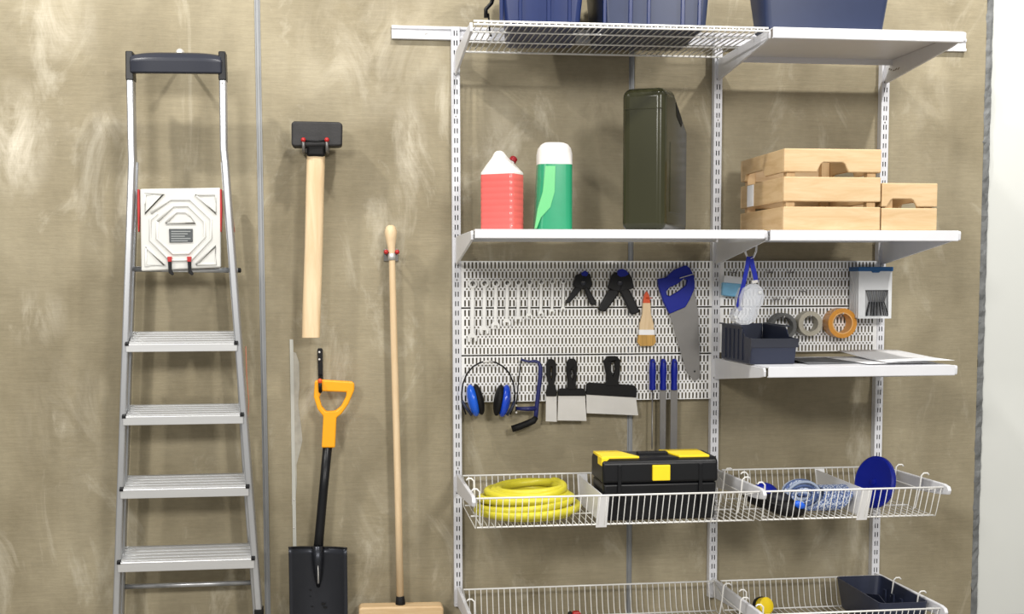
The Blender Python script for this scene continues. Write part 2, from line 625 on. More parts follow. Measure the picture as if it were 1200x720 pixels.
def upright(x, label):
    t = thing('slotted_upright', label, 'upright', (x, 0, UZ0), 'slotted uprights')
    mb = MB()
    hw = 0.0132
    rows = []
    z = UZ0
    k = int((ZB - UZ0 - 0.012) / 0.032)
    while k >= -1:
        c = ZB - 0.032 * k
        if c + 0.008 < UZ1:
            rows.append((z, c - 0.0085, []))
            rows.append((c - 0.0085, c + 0.0085, [(x - 0.0062, x - 0.0026), (x + 0.0026, x + 0.0062)]))
            z = c + 0.0085
        k -= 1
    rows.append((z, UZ1, []))
    strip_rows(mb, YU, rows, x - hw, x + hw)
    mb.build('face_plate', M_WHITE, t, solid=0.0016)
    for s in (-1, 1):
        MB().box(x + s * hw - 0.0009, x + s * hw + 0.0009, YU, -0.001, UZ0, UZ1).build('side_flange', M_WHITE, t)
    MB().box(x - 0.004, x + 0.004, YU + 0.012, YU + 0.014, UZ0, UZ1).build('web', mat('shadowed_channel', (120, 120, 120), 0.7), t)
    for kk in (7.5, 24.5, 44.5):
        MB().lathe([(0.0028, 0), (0.0022, 0.0015)], (x, YU - 0.0008, ZB - 0.032 * kk), (0, -1, 0), 8).build('screw', M_STEEL, t)
    return t


upright(X0, 'slotted white upright nearest the broom, left edge of the wide shelves')
upright(X1, 'slotted white upright in the middle, between the two shelf bays')
upright(X2, 'slotted white upright nearest the white wall, right of the wooden crates')

# ------------------------------------------------------------------ pegboards


def pegboard(xa, xb, ztop, label, rows_n=5, group='perforated pegboard panels', h=0.1558):
    t = thing('pegboard_panel', label, 'pegboard', ((xa + xb) / 2, 0, ztop - h), group)
    mb = MB()
    pit = 0.0128
    n = int((xb - xa - 0.012) / pit)
    s0 = (xa + xb) / 2 - (n - 1) * pit / 2
    rows = []
    z = ztop - h
    for r in range(rows_n - 1, -1, -1):
        c = ztop - 0.0148 - 0.032 * r
        rows.append((z, c - 0.0105, []))
        rows.append((c - 0.0105, c + 0.0105, [(s0 + i * pit - 0.0028, s0 + i * pit + 0.0028) for i in range(n)]))
        z = c + 0.0105
        if r > 0:
            hc = c + 0.016
            rows.append((z, hc - 0.0026, []))
            rows.append((hc - 0.0026, hc + 0.0026, [(s0 + (i + .5) * pit - 0.0027, s0 + (i + .5) * pit + 0.0027) for i in range(n - 1)]))
            z = hc + 0.0026
    rows.append((z, ztop, []))
    strip_rows(mb, YU + 0.001, rows, xa, xb)
    mb.build('perforated_sheet', M_PEG, t, solid=0.0012)
    MB().box(xa, xb, YU + 0.0016, -0.0015, ztop - 0.0012, ztop).build('folded_edge', M_WHITE, t)
    MB().box(xa, xb, YU + 0.0016, -0.0015, ztop - h, ztop - h + 0.0012).build('folded_edge', M_WHITE, t)
    return t


PT = ZB - 0.7203
for i, lb in enumerate(('white perforated pegboard panel behind the spring clamps and saw handle', 'white perforated pegboard panel behind the brush bristles and saw blade',
                        'white perforated pegboard panel behind the earmuffs and scraper handles')):
    pegboard(X0 + 0.0145, X1 - 0.0145, PT - 0.1613 * i, lb)
for i, lb in enumerate(('white perforated pegboard panel behind the goggles and the nail box', 'white perforated pegboard panel behind the rolls of tape')):
    pegboard(X1 + 0.0145, X2 - 0.0145, PT - 0.1613 * i, lb)

# ------------------------------------------------------------------ brackets and shelves


def bracket(x, poly, label, group):
    t = thing('shelf_bracket', label, 'bracket', (x, YU, min(p[1] for p in poly)), group)
    MB().prism(poly, x - 0.004, x + 0.004, 'x').build('arm', M_WHITE, t, bevel=0.0012)
    zz = [p[1] for p in poly]
    MB().prism([(YU + 0.004, min(zz) + 0.008), (YU - 0.006, min(zz) + 0.008), (YU - 0.006, max(zz) - 0.004), (YU + 0.004, max(zz) - 0.004)], x - 0.0075, x + 0.0075, 'x').build('hook_plate', M_WHITE, t, bevel=0.001)
    return t


def shelf_poly(zt, hb, hf=0.029):
    zt -= 0.0034
    return [(YU, zt), (YF + 0.010, zt), (YF + 0.002, zt - 0.010), (YF + 0.004, zt - hf + 0.003), (YF + 0.05, zt - hf - 0.004), (YU, zt - hb)]


T1 = ZB - 0.0315      # top of the upper shelves
T2 = ZB - 0.6355
T3 = ZB - 1.0520
for x, w in ((X0, 'under the end of the wire shelf beside the wall rail'), (X1, 'between the wire shelf and the solid top shelf'), (X2, 'under the free end of the solid top shelf')):
    bracket(x, shelf_poly(T1, 0.072), 'white tapered bracket ' + w, 'shelf brackets')
for x, w in ((X0, 'left of the red coolant bottle'), (X1, 'carrying the hook with the goggles'), (X2, 'below the shorter wooden crate')):
    bracket(x, shelf_poly(T2, 0.095), 'white tapered bracket ' + w, 'shelf brackets')
for x, w in ((X1, 'below the open-fronted navy bin'), (X2, 'below the curling white paper')):
    bracket(x, shelf_poly(T3, 0.075), 'white tapered bracket ' + w, 'shelf brackets')


def atx(px, py, X):
    d = _fwd * FPX + _rt * (px - 600.0) - _up * (py - 360.0 - PPY)
    return CAM + d * ((X - CAM.x) / d.x)


_br = [o for o in bpy.data.objects if o.name.startswith('shelf_bracket') and 'free end of the solid top' in o.get('label', '')][0]
_mk = mat('stamped_grey', (120, 108, 100), 0.6)
for a, b in (((1041.5, 81), (1043, 80.6)), ((1044, 82.6), (1045, 81)), ((1046.5, 82.8), (1048.5, 82.2)), ((1049.5, 82), (1051, 80)), ((1052, 81.5), (1054, 79.2)), ((1069, 57), (1069.6, 59.6))):
    p, q = atx(a[0], a[1], X2 - 0.0043), atx(b[0], b[1], X2 - 0.0043)
    MB().tube([p, q], 0.0016, 6).build('stamped_mark', _mk, _br)


def solid_shelf(xa, xb, zt, label, hf=0.0315):
    t = thing('solid_shelf', label, 'shelf', ((xa + xb) / 2, (YF + YU) / 2, zt - hf), 'solid white shelves')
    yb = -0.088
    MB().box(xa, xb, YF - 0.012, yb, zt - 0.003, zt).build('top_plate', M_WHITE, t)
    MB().prism([(YF - 0.0145, zt), (YF - 0.012, zt + 0.001), (YF - 0.009, zt - 0.002), (YF - 0.009, zt - hf + 0.004), (YF - 0.004, zt - hf + 0.003), (YF - 0.002, zt - hf), (YF - 0.0125, zt - hf), (YF - 0.0145, zt - hf + 0.002)], xa, xb, 'x').build('front_lip', M_WHITE, t)
    MB().box(xa, xb, yb - 0.002, yb, zt - 0.022, zt - 0.003).build('rear_lip', M_WHITE, t)
    MB().prism([(YF - 0.013, zt), (YF - 0.015, zt - 0.008), (YF - 0.013, zt - hf + 0.002), (YF + 0.02, zt - hf + 0.002), (YF + 0.02, zt - 0.002)], xb - 0.002, xb + 0.010, 'x').build('end_cap', M_WHITE, t, bevel=0.004)
    return t


solid_shelf(X1 + 0.005, X2 + 0.0065, T1, 'solid white top shelf carrying the slate blue bin')
solid_shelf(X0 + 0.006, X1 - 0.014, T2, 'solid white shelf carrying the coolant bottles and jerry can', 0.026)
solid_shelf(X1 + 0.005, X2 + 0.0065, T2, 'solid white shelf carrying the wooden crates')
solid_shelf(X1 + 0.005, X2 + 0.0065, T3, 'solid white shelf carrying the open-fronted bin and papers')

# wire shelf
ws = thing('wire_shelf', 'white wire shelf with close cross wires under the two blue bins', 'shelf', (X1 / 2, (YF + YU) / 2, T1 - 0.02))
for y, z, r in ((YF, T1 - 0.001, 0.0032), (YF - 0.004, T1 - 0.011, 0.003), (YF + 0.135, T1 - 0.006, 0.0028), (YF + 0.30, T1 - 0.006, 0.0028), (YU - 0.055, T1 - 0.006, 0.0034)):
    MB().tube([(X0 + 0.006, y, z), (X1 - 0.006, y, z)], r, 8).build('long_wire', M_WIRE, ws, smooth=True)
cw = MB().tube([(X0 + 0.02, YU - 0.055, T1 - 0.001), (X0 + 0.02, YF, T1 - 0.001), (X0 + 0.02, YF - 0.004, T1 - 0.011)], 0.0021, 5).build('cross_wire', M_WIRE, ws, smooth=True)
for i in range(1, 46):
    part_copy(cw, (0.0191 * i, 0, 0))

# ------------------------------------------------------------------ baskets


def basket(xa, xb, zr, label, bhl, group='white wire baskets'):
    zf = zr + 0.002
    t = thing('wire_basket', label, 'basket', ((xa + xb) / 2, (YF + YU) / 2, zr - 0.10), group)
    yr, yf = -0.082, YF + 0.018
    zb = zr - 0.099
    a, b = xa + 0.012, xb - 0.012
    # rim: one closed wire
    MB().tube([(a, yr, zr), (b, yr, zr)], 0.0030, 8).build('rear_rim', M_WIRE, t, smooth=True)
    MB().tube([(a - 0.006, yf, zf), (b + 0.006, yf, zf)], 0.0030, 8).build('front_rim', M_WIRE, t, smooth=True)
    MB().tube([(a + .004, yf + 0.042, zb + 0.004), (b - .004, yf + 0.042, zb + 0.004)], 0.0026, 8).build('bottom_wire', M_WIRE, t, smooth=True)
    MB().tube([(a + .004, yr - 0.035, zb + 0.004), (b - .004, yr - 0.035, zb + 0.004)], 0.0026, 8).build('bottom_wire', M_WIRE, t, smooth=True)
    MB().tube([(a + .004, (yr + yf) / 2, zb + 0.004), (b - .004, (yr + yf) / 2, zb + 0.004)], 0.0026, 8).build('bottom_wire', M_WIRE, t, smooth=True)
    n = int(round((b - a) / 0.0198))
    w = MB().tube([(a, yr, zr), (a, yr - 0.02, zb + 0.02), (a, yr - 0.034, zb + 0.002), (a, yr - 0.045, zb), (a, yf + 0.05, zb), (a, yf + 0.038, zb + 0.003), (a, yf + 0.030, zb + 0.02), (a, yf, zf)], 0.0015, 5).build('cross_wire', M_WIRE, t, smooth=True)
    for i in range(1, n + 1):
        part_copy(w, ((b - a) * i / n, 0, 0))
    # hanging loops that hook over the arms
    for xs, sg, xo in ((xa, 1, 0.024), (xb, -1, 0.026)):
        for yy in ((-0.50, -0.33) if sg > 0 else (-0.43, -0.24)):
            xi = xs + sg * xo
            zt2 = zf + 0.022 + (0.006 if yy > yf + 0.05 else 0)
            MB().tube([(xs, yy, zt2 - 0.006), (xs + sg * 0.006, yy, zt2), (xi - sg * 0.008, yy, zt2), (xi, yy, zt2 - 0.008), (xi + sg * 0.002, yy + 0.008, zf - 0.03), (xi + sg * 0.004, yy + 0.03, zb + 0.012), (xi + sg * 0.012, yy + 0.036, zb + 0.004)], 0.0026, 8).build('hanging_loop', M_WIRE, t, smooth=True)
    # side wires
    for x in (a, b):
        MB().tube([(x, yr, zr), (x, yr - 0.1, zr - 0.03), (x, yf + 0.12, zf - 0.03), (x, yf, zf)], 0.0022, 6).build('side_wire', M_WIRE, t, smooth=True)
    return t


def basket_arm(x, zt, label):
    poly = [(YU, zt), (YF + 0.02, zt + 0.012), (YF - 0.008, zt + 0.008), (YF - 0.016, zt - 0.004), (YF - 0.008, zt - 0.018), (YF + 0.05, zt - 0.026), (YU, zt - 0.066)]
    t = thing('basket_bracket', label, 'bracket', (x, YU, zt - 0.066), 'basket brackets')
    MB().prism(poly, x - 0.006, x + 0.006, 'x').build('arm', M_WHITE, t, bevel=0.003)
    MB().box(x - 0.010, x + 0.010, YU - 0.012, YU - 0.0018, zt - 0.06, zt - 0.008).build('hook_plate', M_WHITE, t, bevel=0.002)
    return t


R2, R1 = ZB - 1.4422, ZB - 1.8325
basket(X0, X1, R2, 'wide white wire basket holding the yellow hose and toolbox', 0)
basket(X1, X2, R2, 'narrow white wire basket holding the rope hanks and blue disc', 0)
basket(X0, X1, R1, 'wide white wire basket cut off by the bottom edge, nearly empty', 0)
basket(X1, X2, R1, 'narrow white wire basket holding the dark navy bin, lowest row', 0)
for x, z, w in ((X0, R2, 'left of the yellow hose'), (X1, R2, 'right of the black toolbox'), (X2, R2, 'right of the blue disc'),
                (X0, R1, 'in the lowest row, nearest the broom head'), (X1, R1, 'in the lowest row, beside the yellow tape measure'), (X2, R1, 'in the lowest row, right of the navy bin')):
    basket_arm(x, z, 'white basket bracket ' + w)


def divider(x, zr, label):
    yr, yf = -0.088, YF + 0.022
    t = thing('basket_divider', label, 'divider', (x, (yr + yf) / 2, zr - 0.095), 'basket dividers')
    poly = [(yr, zr - 0.004), (yf + 0.002, zr - 0.004), (yf + 0.04, zr - 0.095), (yr - 0.03, zr - 0.095)]
    MB().prism(poly, x - 0.002, x + 0.002, 'x').build('plate', M_TRANSD, t)
    MB().prism([(yf + 0.002, zr - 0.002), (yf - 0.003, zr - 0.002), (yf + 0.036, zr - 0.104), (yf + 0.041, zr - 0.104)], x - 0.022, x + 0.012, 'x').build('front_flange', M_TRANSD, t)
    MB().prism([(yr + 0.002, zr - 0.002), (yr - 0.003, zr - 0.002), (yr - 0.033, zr - 0.090), (yr - 0.028, zr - 0.090)], x - 0.004, x + 0.03, 'x').build('rear_flange', M_TRANSD, t)
    return t


divider(at(711, 590, YF).x, R2, 'milky white divider between the yellow hose and the toolbox')
divider(at(1021, 580, YF).x, R2, 'milky white divider between the rope hanks and the blue disc')

# ------------------------------------------------------------------ bins on the top shelf


def bin_tub(name, xa, xb, ya, yb, z0, h, flare, m, label, cat='bin', ribs=(), wall_t=0.004, group=None, rim=True, ribm=None):
    t = thing(name, label, cat, ((xa + xb) / 2, (ya + yb) / 2, z0), group)

    def rect(dx, z, r=0.018, n=4):
        out = []
        for cx, cy, a0 in ((xb + dx - r, yb + dx - r, 0), (xa - dx + r, yb + dx - r, 90), (xa - dx + r, ya - dx + r, 180), (xb + dx - r, ya - dx + r, 270)):
            for i in range(n + 1):
                a = math.radians(a0 + 90 * i / n)
                out.append(Vector((cx + r * math.cos(a), cy + r * math.sin(a), z)))
        return out
    rings = [rect(-0.006, z0), rect(0.0, z0 + 0.006), rect(flare, z0 + h), rect(flare - wall_t, z0 + h), rect(-wall_t, z0 + wall_t + 0.002)]
    MB().loft(rings).build('body', m, t, smooth='auto')
    if rim:
        MB().loft([rect(flare + 0.001, z0 + h - 0.03), rect(flare + 0.007, z0 + h - 0.03), rect(flare + 0.008, z0 + h + 0.002), rect(flare - 0.003, z0 + h + 0.002), rect(flare - 0.003, z0 + h - 0.004)], cap=False).build('rim', m, t, smooth='auto')
    for xr, wr in ribs:
        k = flare / h
        mb = MB()
        for za, zc in ((z0 + 0.004, z0 + h - 0.03),):
            f0, f1 = ya - (za - z0) * k, ya - (zc - z0) * k
            mb.add([(xr - wr, f0 + .002, za), (xr + wr, f0 + .002, za), (xr + wr * .7, f0 - 0.006, za), (xr - wr * .7, f0 - 0.006, za),
                    (xr - wr, f1 + .002, zc), (xr + wr, f1 + .002, zc), (xr + wr * .7, f1 - 0.006, zc), (xr - wr * .7, f1 - 0.006, zc)],
                   [(0, 1, 2, 3), (4, 7, 6, 5), (0, 4, 5, 1), (1, 5, 6, 2), (2, 6, 7, 3), (3, 7, 4, 0)])
        mb.build('rib', ribm or m, t, bevel=0.001)
    return t


YB = -0.53
xL, xR = at(593, 27, YB).x + 0.022, at(682, 28, YB).x + 0.020
b1 = bin_tub('storage_bin', xL, xR, YB, -0.13, T1 + 0.0015, 0.24, 0.025, M_NAVY, 'royal navy ribbed bin with black handle on the wire shelf, above the coolant bottles', ribs=[(at(a, 20, YB).x, w) for a, w in ((593 + 6, 0.006), (621, 0.006), (654, 0.007), (678, 0.006))], group='ribbed bins on the wire shelf')
b1.rotation_euler.z = math.radians(-8)
hp = [at(583, -8, -0.40), at(580, 2, -0.40), at(573.5, 9, -0.40), at(573.5, 19, -0.40)]
MB().tube(hp, 0.0062, 8).build('handle', M_BLACKG, b1, smooth=True)
MB().tube([at(576.5, 14, -0.40), at(578, 35, -0.40), at(578.5, 41, -0.38)], 0.0028, 6).build('handle_stay', M_BLACK, b1, smooth=True)
MB().tube([at(583, -8, -0.40), Vector((xL - 0.02, -0.40, T1 + 0.2))], 0.007, 8).build('handle_pivot', M_BLACKG, b1, smooth=True)
xL, xR = at(711, 28, YB).x + 0.012, at(829, 30, YB).x + 0.012
b2 = bin_tub('storage_bin', xL, xR, YB, -0.13, T1 + 0.0015, 0.24, 0.018, M_NAVY2, 'greyish navy ribbed bin on the wire shelf, above the jerry can', ribs=[(at(a, 20, YB).x, w) for a, w in ((716, 0.006), (746, 0.007), (767, 0.006), (806, 0.007), (825, 0.006))], group='ribbed bins on the wire shelf', ribm=M_NAVY)
b2.rotation_euler.z = math.radians(-5)
xL, xR = at(899, 32, YB).x, at(1036, 33, YB).x
bin_tub('storage_bin', xL, xR, YB, -0.40, T1 + 0.001, 0.24, 0.028, M_NAVY2, 'plain slate navy bin standing on the solid top shelf', ribs=[])

# ------------------------------------------------------------------ second shelf: coolant bottles


def rring(cx, cy, w, d, z, rot, r, n=4):
    out = []
    r = min(r, w / 2 - 1e-4, d / 2 - 1e-4)
    for sx, sy, a0 in ((1, 1, 0), (-1, 1, 90), (-1, -1, 180), (1, -1, 270)):
        for i in range(n + 1):
            a = math.radians(a0 + 90 * i / n)
            p = Vector((sx * (w / 2 - r) + r * math.cos(a), sy * (d / 2 - r) + r * math.sin(a), 0))
            out.append(Matrix.Rotation(rot, 3, 'Z') @ p + Vector((cx, cy, z)))
    return out


YBt = -0.34
pc = at(588.5, 272, YBt)
zt = T2 + 0.0015
ztop = at(588, 177, YBt).z
zliq = at(588, 205, YBt).z
rot = math.radians(-35)
t = thing('coolant_bottle', 'coral red coolant jug with pointed milky shoulder and dark red cap', 'bottle', (pc.x, YBt, zt), 'coolant bottles')
cw_, cd_ = 0.116, 0.082
mb = MB()
rings = []
z = zt
rings.append(rring(pc.x, YBt, cw_ - .012, cd_ - .012, z, rot, 0.012))
nr = 9
for i in range(nr):
    za = zt + 0.006 + (zliq - zt - 0.006) * i / nr
    zb_ = zt + 0.006 + (zliq - zt - 0.006) * (i + 1) / nr
    rings.append(rring(pc.x, YBt, cw_ + .0006, cd_ + .0006, za, rot, 0.012))
    rings.append(rring(pc.x, YBt, cw_ + .0006, cd_ + .0006, zb_ - 0.006, rot, 0.012))
    rings.append(rring(pc.x, YBt, cw_ - .0008, cd_ - .0008, zb_ - 0.003, rot, 0.012))
rings.append(rring(pc.x, YBt, cw_, cd_, zliq, rot, 0.012))
mb.loft(rings).build('filled_body', M_REDL, t, smooth='auto')
hs = ztop - zliq
rv = Matrix.Rotation(rot, 3, 'Z')


def shr(k, w, d, off, r):
    o = rv @ Vector((off, 0, 0))
    return rring(pc.x + o.x, YBt + o.y, w, d, zliq + hs * k, rot, r)


MB().loft([shr(0, cw_, cd_, 0, .012), shr(0.08, cw_, cd_, 0, .012), shr(0.4, cw_ * .74, cd_ * .74, -0.004, .016), shr(0.75, cw_ * .42, cd_ * .42, -0.008, .016), shr(0.95, 0.028, 0.024, -0.010, .011), shr(1.0, 0.016, 0.014, -0.010, .006)]).build('shoulder', M_TRANSW, t, smooth='auto')
cpx = at(601, 188, YBt + 0.05)
MB().lathe([(0.012, -0.006), (0.012, 0.008), (0.009, 0.011)], cpx, (0.5, 0.35, 0.8), 14).build('cap', M_REDL2, t, smooth='auto')
MB().tube([cpx - Vector((0.004, 0.0025, 0.006)), cpx - Vector((0.02, 0.014, 0.04))], 0.010, 12).build('neck', M_TRANSW, t, smooth=True)

YG = -0.34
pc = at(648, 272, YG)
ztop, zliq = at(649, 167, YG).z, at(649, 193.5, YG).z
t = thing('coolant_bottle', 'green coolant bottle with rounded milky top beside the red jug', 'bottle', (pc.x, YG, zt), 'coolant bottles')
xl_b, xl_t, xr = at(625.5, 270, YG).x, at(629.5, 194, YG).x, at(669.5, 230, YG).x


def gring(k, z, ins=0.0):
    xl = xl_b + (xl_t - xl_b) * k
    return rring((xl + xr) / 2, YG, xr - xl - 2 * ins, 0.085 - 2 * ins, z, 0.0, 0.026 - ins * 0.4, 5)


MB().loft([gring(0, zt, .008), gring(0, zt + .008), gring(.5, zt + (zliq - zt) * .5), gring(1, zliq)]).build('filled_body', M_GREEN, t, smooth='auto')
H = ztop - zliq
MB().loft([gring(1, zliq), gring(1, zliq + .45 * H), gring(1, zliq + .72 * H, .004), gring(1, zliq + .9 * H, .013), gring(1, zliq + .98 * H, .024), gring(1, ztop, .034)]).build('top', M_TRANSW, t, smooth='auto')
yq = YG - 0.0425
MB().prism([(at(a, b, yq).x, at(a, b, yq).z) for a, b in ((639, 194.5), (651, 194.5), (650, 225), (645, 243), (634, 255), (629, 268), (626.5, 268), (630, 245), (636, 225))], yq - 0.0015, yq + 0.01, 'y').build('grip_panel', M_GREENL, t, bevel=0.001)

# jerry can
YJ = -0.42
cj = at(726, 270, YJ)
t = thing('jerry_can', 'tall glossy olive jerry can standing between the coolant bottles and crates', 'jerry can', (cj.x + 0.1, YJ + 0.15, zt))
hj = at(750, 104, YJ).z - zt
prof = [(0.0, 0.0), (0.342, 0.0), (0.342, hj - 0.095), (0.13, hj + 0.008), (0.0, hj - 0.002)]
hole = [(0.15, hj - 0.030), (0.225, hj - 0.066), (0.245, hj - 0.084), (0.23, hj - 0.098), (0.16, hj - 0.070)]
Mj = Matrix.Translation((cj.x + 0.004, YJ, zt)) @ Matrix.Rotation(math.radians(-27), 4, 'Z')
wj = 0.138
mb = MB().prism(prof, 0.0, wj, 'x').xf(Mj)
jb = mb.build('body', M_OLIVE, t, smooth=True, bevel=0.026, seg=6)
# handle opening seen on the broad side, grip bars and pressed panel
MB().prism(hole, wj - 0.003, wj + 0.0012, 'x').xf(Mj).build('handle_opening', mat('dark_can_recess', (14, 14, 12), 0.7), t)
MB().prism([(0.05, hj - 0.012), (0.13, hj + 0.006), (0.15, hj + 0.004), (0.16, hj - 0.016), (0.06, hj - 0.03)], 0.05, 0.09, 'x').xf(Mj).build('grip', M_OLIVE, t, smooth=True, bevel=0.008, seg=3)
MB().prism([(0.07, 0.06), (0.28, 0.06), (0.28, hj - 0.16), (0.07, hj - 0.16)], wj - 0.002, wj + 0.002, 'x').xf(Mj).build('pressed_panel', M_OLIVE, t, smooth=True, bevel=0.0035, seg=3)
MB().box(0.010, wj - 0.01, -0.0012, 0.004, hj - 0.066, hj - 0.063).xf(Mj).build('seam', M_OLIVE, t, bevel=0.001)

# ------------------------------------------------------------------ crates


def cut_slat(x0, x1, z0, z1, cut):
    if not cut:
        return [(x0, z0), (x1, z0), (x1, z1), (x0, z1)]
    a, b, h = cut
    return [(x0, z0), (a, z0), (a + 0.012, z0 + h * .8), (a + 0.020, z0 + h), (b - 0.020, z0 + h), (b - 0.012, z0 + h * .8), (b, z0), (x1, z0), (x1, z1), (x0, z1)]


def crate(xa, xb, ya, yb, levels, label, cut_front, cut_side, posts=True):
    z0 = T2 + 0.0015
    t = thing('wooden_crate', label, 'crate', ((xa + xb) / 2, (ya + yb) / 2, z0), 'wooden crates')
    th = 0.012
    for i, (a, b) in enumerate(levels):
        top = i == len(levels) - 1
        c = (cut_front if top else None)
        MB().prism(cut_slat(xa, xb, z0 + a, z0 + b, c), ya, ya + th, 'y').build('front_slat', W_PINE_X, t, bevel=0.003)
        MB().prism(cut_slat(xa, xb, z0 + a, z0 + b, None), yb - th, yb, 'y').build('rear_slat', W_PINE_X, t, bevel=0.003)
        c = (cut_side if top else None)
        for x in (xa, xb - th):
            MB().prism(cut_slat(ya + th, yb - th, z0 + a, z0 + b, c), x + 0.0005, x + th, 'x').build('side_slat', W_PINE_Y, t, bevel=0.002)
    pw = 0.028
    for x in (xa + th, xb - th - pw):
        for y in (ya + th, yb - th - pw):
            MB().box(x, x + pw, y, y + pw, z0 + 0.002, z0 + levels[-1][1] - 0.006).build('corner_post', W_PINE_Z, t, bevel=0.002)
    for k in range(4):
        w_ = (yb - ya - 2 * th - 0.01) / 4
        y = ya + th + 0.005 + k * w_
        MB().box(xa + th, xb - th, y, y + w_ - 0.012, z0 + 0.0015, z0 + 0.010).build('bottom_slat', W_PINE_X, t)
    return t


YC = -0.545
xa, xb = at(918, 262, YC).x, at(1031.5, 262, YC).x
zA = at(975, 174.5, YC).z - T2 - 0.0015


def zc(py):
    return max(0.0, at(975, py, YC).z - T2 - 0.0015)


cA = crate(xa, xb, YC, -0.115, [(0.0, zc(242.5)), (zc(236.5), zc(207.5)), (zc(202), zA)], 'taller pine crate with three slats per side and a white label', (at(957.5, 200, YC).x, at(995, 200, YC).x, 0.030), (-0.36, -0.155, 0.022))
lp = [(at(868, 230, -0.30).x, 0)]
MB().box(xa - 0.0006, xa + 0.001, -0.255, -0.19, T2 + zc(236.5) + 0.004, T2 + zc(207.5) - 0.002).build('paper_label', M_PAPER, cA)
xa2, xb2 = at(1033, 262, YC).x, at(1098, 262, YC).x
crate(xa2, xb2, YC, -0.14, [(0.0, zc(243.5)), (zc(242), zc(214))], 'lower pine crate with two slats per side at the shelf end', (at(1039.5, 240, YC).x, at(1075, 240, YC).x, 0.024), (-0.42, -0.28, 0.022))

# ------------------------------------------------------------------ wrenches on the pegboard
YT = -0.040
WX = (553.3, 567.2, 580.5, 593.8, 606.9, 620.0, 633.6, 646.7, 659.7)
WB = (402, 393, 387, 383, 379, 375, 372, 369, 366)
WN = ('longest of the nine silver wrenches, at the far left', 'second longest silver wrench from the left', 'third silver wrench from the left', 'fourth silver wrench from the left',
      'fifth silver wrench, the middle one of nine', 'sixth silver wrench from the left', 'seventh silver wrench from the left', 'eighth silver wrench, second shortest of nine', 'shortest silver wrench, beside the smaller spring clamp')
for i in range(9):
    k = 1.0 - 0.055 * i
    top, bot = at(WX[i] + 0.5, 327, YT), at(WX[i], WB[i], YT)
    t = thing('wrench', WN[i], 'wrench', (bot.x, YT, bot.z), 'row of silver wrenches')
    r = 0.0165 * k
    hr = 0.0150 * k
    # ring head (top), tilted shank, open jaw (bottom)
    cx, cz = top.x, top.z - r
    outer = arc((cx, cz), hr, 0, 345, 18)
    inner = arc((cx, cz), hr * .55, 0, 330, 11)
    MB().prism(outer, YT - 0.004, YT + 0.003, 'y', holes=[inner]).build('ring_head', M_CHROME, t, bevel=0.0008)
    sw = 0.0060 * k
    jx, jz = bot.x, bot.z + r * 1.1
    MB().prism([(cx - sw, cz - hr * .8), (cx + sw, cz - hr * .8), (jx + sw * 1.1, jz + r * .6), (jx - sw * 1.1, jz + r * .6)], YT - 0.0025, YT + 0.0015, 'y').build('shank', M_CHROME, t, bevel=0.0012)
    jaw = [(jx - sw * 1.2, jz + r * .9), (jx + sw * 1.2, jz + r * .9), (jx + r, jz + r * .1), (jx + r * .95, jz - r * .7), (jx + r * .5, jz - r), (jx + r * .42, jz - r * .05), (jx - r * .30, jz - r * .05), (jx - r * .36, jz - r * 1.05), (jx - r * .85, jz - r * .8), (jx - r, jz + r * .1)]
    MB().prism(jaw, YT - 0.0035, YT + 0.0025, 'y').build('open_jaw', M_CHROME, t, bevel=0.0008)
    h = thing('peg_hook', 'small grey peg hook holding the ' + WN[i].split(',')[0], 'hook', (cx, YU, cz), 'peg hooks for the wrenches')
    MB().tube([(cx, YU + 0.004, cz + hr * .3), (cx, YT - 0.010, cz + hr * .3), (cx, YT - 0.013, cz + hr * .3 + 0.004)], 0.0022, 6).build('peg', M_STEEL, h, smooth=True)
    MB().box(cx - 0.008, cx + 0.008, YU - 0.0025, YU - 0.0005, cz + hr * .3 - 0.004, cz + hr * .3 + 0.004).build('base_plate', M_STEEL, h, bevel=0.001)

# ------------------------------------------------------------------ spring clamps


def clamp(pieces, pad, pivot, label, tips):
    Y = -0.052
    allp = PP(pieces[0], Y)
    t = thing('spring_clamp', label, 'clamp', (allp[0][0], Y, min(z for x, z in PP(pieces[1], Y))), 'spring clamps')
    MB().prism(PP(pieces[0], Y), Y - 0.012, Y + 0.012).build('jaw', M_BLACK, t, bevel=0.003)
    MB().prism(PP(pieces[3], Y), Y - 0.010, Y + 0.014).build('jaw', M_BLACK, t, bevel=0.003)
    MB().prism(PP(pieces[1], Y), Y - 0.011, Y + 0.011).build('leg', M_BLACK, t, bevel=0.004)
    MB().prism(PP(pieces[2], Y), Y - 0.011, Y + 0.011).build('leg', M_BLACK, t, bevel=0.004)
    MB().prism(PP(pad, Y), Y - 0.0135, Y + 0.008).build('jaw_pad', M_BLUED, t, bevel=0.003)
    p = at(pivot[0], pivot[1], Y - 0.012)
    MB().lathe([(0.0085, 0), (0.0085, 0.003), (0.006, 0.005), (0.001, 0.0055)], p, (0, -1, 0), 14).build('spring_boss', M_DGREY, t, smooth='auto')
    MB().tube([(p.x - .006, Y - 0.0175, p.z + .004), (p.x + .004, Y - 0.0178, p.z + .004)], 0.0012, 5).build('spring_end', M_STEEL, t)
    return t


S = 6.54


def zz(pts, ox, oy, s):
    return [(ox + a / s, oy + b / s) for a, b in pts]


